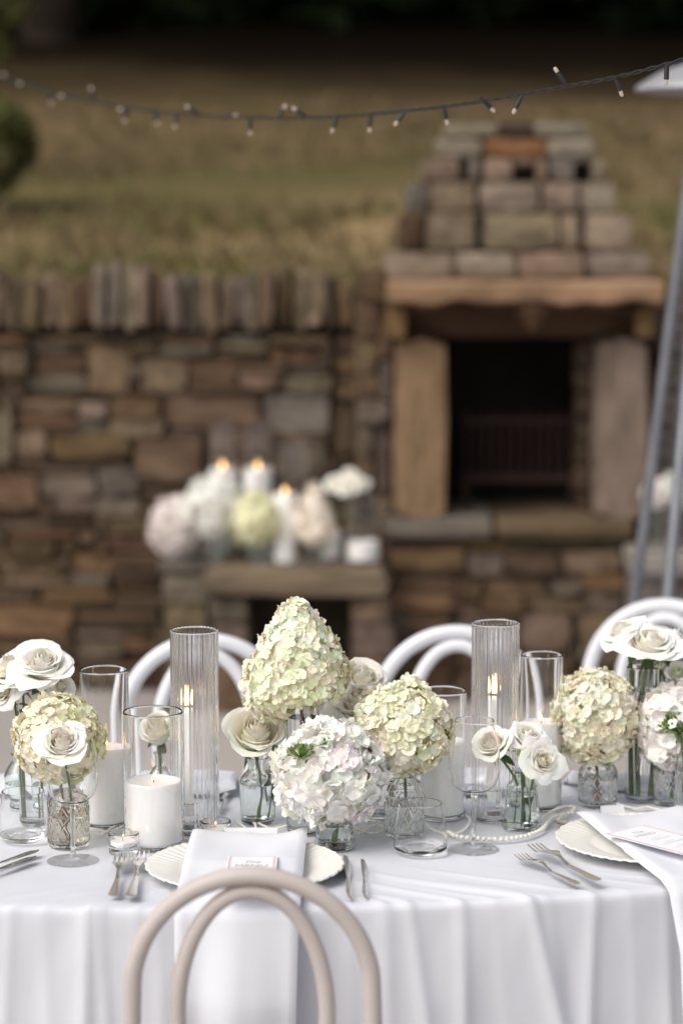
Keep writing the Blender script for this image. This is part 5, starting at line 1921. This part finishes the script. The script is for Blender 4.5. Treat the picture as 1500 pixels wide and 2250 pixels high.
def pearl_strand(label, pts, d, kind_parts, seed, zoff=0.0):
    W = []
    for p in pts:
        W.append(pz(p[0], p[1], TZ + .003 + d / 2 * 0 + zoff))
    P = catmull(W, 24)
    out = [P[0]]
    for q in P[1:]:
        if (q - out[-1]).length >= d * 1.02: out.append(q)
    bm = bmesh.new()
    bmesh.ops.create_icosphere(bm, subdivisions=2, radius=.5)
    me = bpy.data.meshes.new('pearl'); bm.to_mesh(me); bm.free()
    me.polygons.foreach_set('use_smooth', [True] * len(me.polygons))
    me.materials.append(M_PEARL)
    org = out[0].copy()
    t = thing('pearl_strand', label, 'pearls', org, 0, 'strands of pearls on the cloth')
    rnd = random.Random(seed)
    MB().tube([q - org + Vector((0, 0, d / 2)) for q in out], .0004, 5).obj('thread', M_PEARL, t)
    if kind_parts:
        for q in out[:290]:
            s = d * rnd.uniform(.94, 1.04)
            link('pearl', me, None, t, loc=q - org + Vector((0, 0, d / 2)), scale=(s, s, s))
    else:
        mb = MB()
        V = [vv.co for vv in me.vertices]; F = [tuple(p.vertices) for p in me.polygons]
        for q in out:
            mb.add(V, F, Matrix.Translation(q - org + Vector((0, 0, d / 2))) @ Matrix.Scale(d, 4))
        o = mb.obj('pearls', M_PEARL, t, sharp=None)
        o['kind'] = 'stuff'


def build_pearls():
    pearl_strand('strand of large pearls curving past the right wine glass and the posy bottle', [(985, 1834), (1005, 1843), (1050, 1848), (1100, 1849), (1150, 1843), (1188, 1829), (1203, 1812), (1222, 1798), (1260, 1790)], .0088, True, 1)
    pearl_strand('short strand of small pearls heaped beside the ribbed vase', [(768, 1812), (790, 1825), (820, 1833), (842, 1826), (836, 1815), (812, 1818), (796, 1832), (770, 1828)], .0048, True, 2)
    pearl_strand('strand of small pearls looping round the right of the clear tumbler', [(936, 1812), (955, 1826), (985, 1834), (1012, 1830), (1030, 1812), (1026, 1796), (1005, 1789)], .0048, True, 3)
    pearl_strand('strand of small pearls beneath the cream rose bottle', [(520, 1806), (534, 1818), (552, 1829), (562, 1820), (558, 1806), (576, 1816), (600, 1824), (628, 1818), (650, 1808)], .0050, True, 4)
    pearl_strand('strand of small pearls by the tealight glass on the left', [(196, 1822), (216, 1826), (240, 1830), (262, 1822), (276, 1814), (250, 1820), (225, 1836), (205, 1834)], .0050, True, 5)
    pearl_strand('strand of small pearls in front of the left tall ribbed glass', [(392, 1838), (412, 1846), (430, 1840), (442, 1816), (456, 1800), (474, 1797), (482, 1806)], .0050, True, 6)
    pearl_strand('strand of small pearls between the right candle and the cream hydrangea jar', [(1190, 1800), (1215, 1784), (1245, 1774), (1262, 1780), (1240, 1792), (1222, 1806)], .0055, True, 7)
    pearl_strand('strand of small pearls along the feet of the right vases', [(1350, 1768), (1372, 1774), (1398, 1780), (1420, 1776), (1445, 1782), (1475, 1786), (1500, 1780), (1540, 1790)], .0055, True, 8)


# ------------------------------------------------------------------ string lights, heater
def build_lights():
    px = [(1640, 82), (1560, 112), (1460, 142), (1350, 170), (1240, 190), (1100, 216), (980, 234), (850, 248), (720, 257), (600, 259), (480, 256), (360, 247), (240, 231), (120, 204), (0, 168), (-120, 120)]

    def D(x):
        return 1.0 / (0.245 + (0.140 - 0.245) * (1480 - x) / 1480)

    def pt(x, y):
        return py(x, y, D(x))
    W = catmull([pt(x, y) for x, y in px], 30)
    org = W[0].copy()
    t = thing('string_lights', 'black cable of tiny warm fairy lights strung across above the table', 'string lights', org)
    L = 0
    A, B = [], []
    for i, q in enumerate(W):
        if i: L += (q - W[i - 1]).length
        a = L * 75
        off = Vector((.25 * math.cos(a), math.cos(a), math.sin(a))) * .0022
        A.append(q + off - org); B.append(q - off - org)
    MB().tube(A, .0017, 7).obj('wire', M_CABLE, t)
    MB().tube(B, .0017, 7).obj('wire', M_CABLE, t)
    bulbs = [((1464, 140), (1462, 188)), ((1352, 172), (1366, 212)), ((1242, 186), (1217, 148)), ((1146, 210), (1126, 250)), ((1062, 222), (1086, 246)), ((975, 236), (982, 274)),
             ((890, 244), (866, 276)), ((815, 252), (811, 291)), ((740, 257), (728, 292)), ((672, 256), (642, 236)), ((612, 258), (628, 230)), ((550, 260), (550, 297)), ((500, 257), (522, 253)),
             ((438, 252), (408, 232)), ((390, 251), (383, 283)), ((343, 247), (346, 276)), ((286, 238), (260, 240)), ((283, 240), (273, 270)), ((208, 224), (199, 190)), ((150, 213), (131, 210)), ((108, 200), (114, 230)), ((60, 186), (40, 184)), ((20, 174), (6, 162))]
    for (a, b) in bulbs:
        p = pt(*a); q = py(b[0], b[1], D(a[0]))
        d = (q - p); Ld = max(.024, min(.040, d.length)); d.normalize()
        Ld = .036
        p = q - d * Ld if (q - p).length > .012 else p
        pl = p - org
        so = MB().tube([pl - d * .002, pl + d * .005, pl + d * .006, pl + d * Ld * .72, pl + d * Ld * .73], [.0030, .0030, .0042, .0044, .0032], 10).obj('socket', M_CABLE, t)
        mb = MB().tube([pl + d * Ld * .72, pl + d * Ld * .92, pl + d * Ld * .98, pl + d * Ld * 1.01], [.0034, .0034, .0026, .0008], 10)
        mb.obj('led', M_LED, so)
        bx = pt(*a) - org
        if (bx - pl).length > .002:
            MB().tube([bx, pl], .0016, 6).obj('lead', M_CABLE, so)


def build_heater():
    Yc = 6.45
    c = py(1596, 1320, Yc)
    t = thing('patio_heater', 'tall grey steel pyramid patio heater cut by the right edge', 'patio heater', (c.x, Yc, 0))
    al = math.radians(41)
    zb, zt = c.z - 0.02, 2.13
    rb, rt = .30, .115
    # corner directions; two of the legs show on the left
    angs = [math.pi - al, math.pi - al + math.pi / 2, math.pi - al + math.pi, math.pi - al + 3 * math.pi / 2]
    top, bot = [], []
    for a in angs:
        b = Vector((rb * math.cos(a), rb * math.sin(a), zb)); tp = Vector((rt * math.cos(a), rt * math.sin(a), zt))
        bot.append(b); top.append(tp)
        MB().tube([b - Vector((0, 0, .02)), b.lerp(tp, .5), tp], .016, 8).obj('leg', M_HEATER, t, sharp=30)
    # wire mesh guard on each side
    for k in range(4):
        mb = MB()
        k2 = (k + 1) % 4
        for j in range(26):
            q = .05 + .9 * j / 25
            mb.tube([bot[k].lerp(top[k], q), bot[k2].lerp(top[k2], q)], .0007, 5)
        for j in range(1, 6):
            mb.tube([bot[k].lerp(bot[k2], j / 6), top[k].lerp(top[k2], j / 6)], .0007, 5)
        mb.obj('wire_guard', M_HEATER, t)
    s = rb * .98 / math.sqrt(2) * math.sqrt(2)
    v = []
    for z, k in ((0.05, 1.0), (zb - .05, 1.0), (zb - .03, 1.06), (zb - .012, 1.06)):
        for a in angs:
            v.append((rb * k * math.cos(a), rb * k * math.sin(a), z))
    f = [(i * 4 + j, i * 4 + (j + 1) % 4, i * 4 + 4 + (j + 1) % 4, i * 4 + 4 + j) for i in range(3) for j in range(4)]
    f += [(3, 2, 1, 0), (12, 13, 14, 15)]
    mobj('tank_housing', v, f, M_HEATER, t, smooth=False)
    v, f = lathe([(0, zt + .11), (.10, zt + .10), (.20, zt + .065), (.262, zt + .028), (.268, zt + .015), (.258, zt + .02), (.19, zt + .05), (.10, zt + .03), (0, zt + .03)], 48)
    mobj('reflector', v, f, M_HEATER_TOP, t)
    v, f = lathe([(0, zb), (.05, zb), (.05, zt), (0, zt)], 32)
    mobj('glass_tube', v, f, M_GLASS, t, sharp=40)


# ------------------------------------------------------------------ things on the stone bench
def build_bench_items():
    Y = 8.90
    zb = py(650, 1248, BENCH_Y).z + 0.006

    def B(px, dy=0.0):
        q = py(px, 1245, Y + dy)
        return Vector((q.x, Y + dy, zb))

    class AB:
        def __init__(s, px, dy=0.0):
            s.p = B(px, dy); s.bx = px; s.m = mpp(s.p)

        def h(s, y): return py(s.bx, y, s.p.y).z - zb

        def w(s, px): return px * s.m
    def hur(lab, A, w, y):
        R = A.w(w) / 2; H = A.h(y)
        solid_glass('hurricane_glass', lab, 'candle holder', A, [(0, 0), (R * .95, 0), (R, .004), (R, H)], [(R - .002, H + .0003), (R - .003, H - .001), (R - .003, .008), (0, .007)], M_GLASS, 'hurricane glasses', 40)
    A = AB(490, .12); hur('tall hurricane glass at the back left of the stone bench', A, 66, 925)
    candle('tall white candle at the back left of the stone bench', A, 58, 1030, .0075, flame_h=.032)
    A = AB(567, .12); hur('tall hurricane glass at the back of the stone bench, second from left', A, 70, 930)
    candle('tall white candle at the back of the stone bench, second from left', A, 62, 1030, .0075, flame_h=.030)
    A = AB(650, .12); hur('tall empty hurricane glass at the back of the stone bench', A, 84, 975)
    A = AB(626, -.07)
    candle('slender white pillar candle at the front middle of the stone bench', A, 50, 1085, .001, flame_h=.028)
    A = AB(727, -.02); hur('short hurricane glass near the right end of the stone bench', A, 46, 1110)
    candle('short white candle under the pointed flowers on the stone bench', A, 38, 1168, .0075, flame_h=.024)
    A = AB(797, -.07); hur('wide hurricane glass at the right end of the stone bench', A, 80, 1085)
    candle('low wide white candle at the right end of the stone bench', A, 70, 1190, .0075, flame_h=0)
    col = lambda c: (lambda d, r: tuple(q * r.uniform(.95, 1.03) for q in c))

    def jar(lab, A, w, y):
        R = A.w(w) / 2; H = A.h(y)
        solid_glass('jam_jar', lab, 'vase', A, [(0, 0), (R * .95, 0), (R, .004), (R, H * .9), (R * .85, H)], [(R * .8, H), (R * .92, H * .88), (R * .92, .008), (0, .007)], M_GLASS_GREEN, 'jars on the stone bench', 40)
    A = AB(384, -.04); jar('glass jar under the blush hydrangea on the bench', A, 50, 1205)
    hydrangea('blush pink hydrangea at the left end of the stone bench', A.p + Vector((0, 0, .01)), A.p + Vector((0, 0, A.h(1160))), ellip(A.w(48), A.w(48), A.w(58), .08, 2), 130, A.w(14), FL_BIG, col((.94, .87, .79)), 31, joined=True)
    A = AB(472, -.05); jar('glass jar under the white hydrangea on the bench', A, 66, 1180)
    hydrangea('big white hydrangea on the left of the stone bench', A.p + Vector((0, 0, .01)), A.p + Vector((-A.w(4), 0, A.h(1115))), ellip(A.w(62), A.w(58), A.w(60), .08, 3), 150, A.w(17), FL_BIG, col((.97, .93, .86)), 32, joined=True)
    A = AB(566, -.09); jar('glass jar under the yellow hydrangea on the bench', A, 60, 1185)
    hydrangea('yellow-green hydrangea in the middle of the stone bench', A.p + Vector((0, 0, .01)), A.p + Vector((-A.w(4), 0, A.h(1142))), ellip(A.w(52), A.w(50), A.w(52), .08, 4), 150, A.w(14), FL_BIG, col((.95, .885, .67)), 33, joined=True)
    A = AB(690, -.09); jar('glass jar under the pointed white flowers on the bench', A, 50, 1195)
    hydrangea('pointed white and green panicle on the right of the stone bench', A.p + Vector((0, 0, .01)), A.p + Vector((0, 0, A.h(1140))), cone_shape(A.w(40), A.w(72), -A.w(55), 5), 140, A.w(12), FL_SMALL, col((.93, .92, .82)), 34, joined=True)
    A = AB(765, .05)
    R = A.w(44) / 2; H = A.h(1105)
    solid_glass('cylinder_vase', 'slim cylinder vase with a white rose posy on the stone bench', 'vase', A, [(0, 0), (R, 0), (R, H)], [(R - .003, H), (R - .003, .008), (0, .007)], M_GLASS, 'flower vases on the bench', 32)
    for k, (dx, dy_, dz) in enumerate([(-26, 0, -2), (26, .01, -2), (0, -.03, -6), (3, .02, 10)]):
        rose(['white rose at the left of the bench posy', 'white rose at the right of the bench posy', 'white rose at the front of the bench posy', 'white rose at the top of the bench posy'][k],
             A.p + Vector((A.w(dx) * .2, dy_ * .2, .01)), A.p + Vector((A.w(dx), dy_, A.h(1062) + A.w(dz))), A.w(26), (dx * .012, -.75, .6), 40 + k, CREAM, n=22, leaves=0, sepals=False)
    # white flowers on the ledge beyond the heater
    for k, (px, yc, w) in enumerate([(1440, 1085, 30), (1482, 1078, 34), (1528, 1092, 34)]):
        p = py(px, 1226, 8.75)
        zc = py(px, yc, 8.75).z
        s = mpp(p)
        lab = ['left', 'middle', 'right'][k]
        R = w * s * .8
        A = AB(px); A.p = Vector((p.x, 8.75, py(1450, 1226, 8.55).z + .004))
        Hj = zc - A.p.z - R * .4
        solid_glass('cylinder_vase', 'clear vase behind the patio heater, ' + lab + ' of three', 'vase', A, [(0, 0), (R * .8, 0), (R * .8, Hj)], [(R * .8 - .003, Hj), (R * .8 - .003, .008), (0, .007)], M_GLASS, 'vases beyond the heater', 32)
        hydrangea('white flower head behind the patio heater, ' + lab + ' of three', A.p + Vector((0, 0, .01)), Vector((p.x, 8.75, zc)), ellip(w * s, w * s, w * s, .08, k), 80, w * s * .3, FL_BIG, col((.93, .92, .86)), 50 + k, joined=True)


build_ground()
build_hill()
grass_patch('dry_grass', 'dry brown grass covering the hillside', M_GRASS, 5200, (-9, 9), (9.55, 16.0), 5, .11, -.25)
grass_patch('green_grass', 'greener grass growing in patches behind the wall', M_GRASS_GREEN, 4200, (-9, 9), (9.5, 12.5), 8, .08, -.12)
build_trees()
build_wall()
build_fireplace()
build_bench()
build_heater()
build_chairs()
build_table()
build_glassware()
build_flowers()
build_settings()
build_pearls()
build_lights()
build_bench_items()
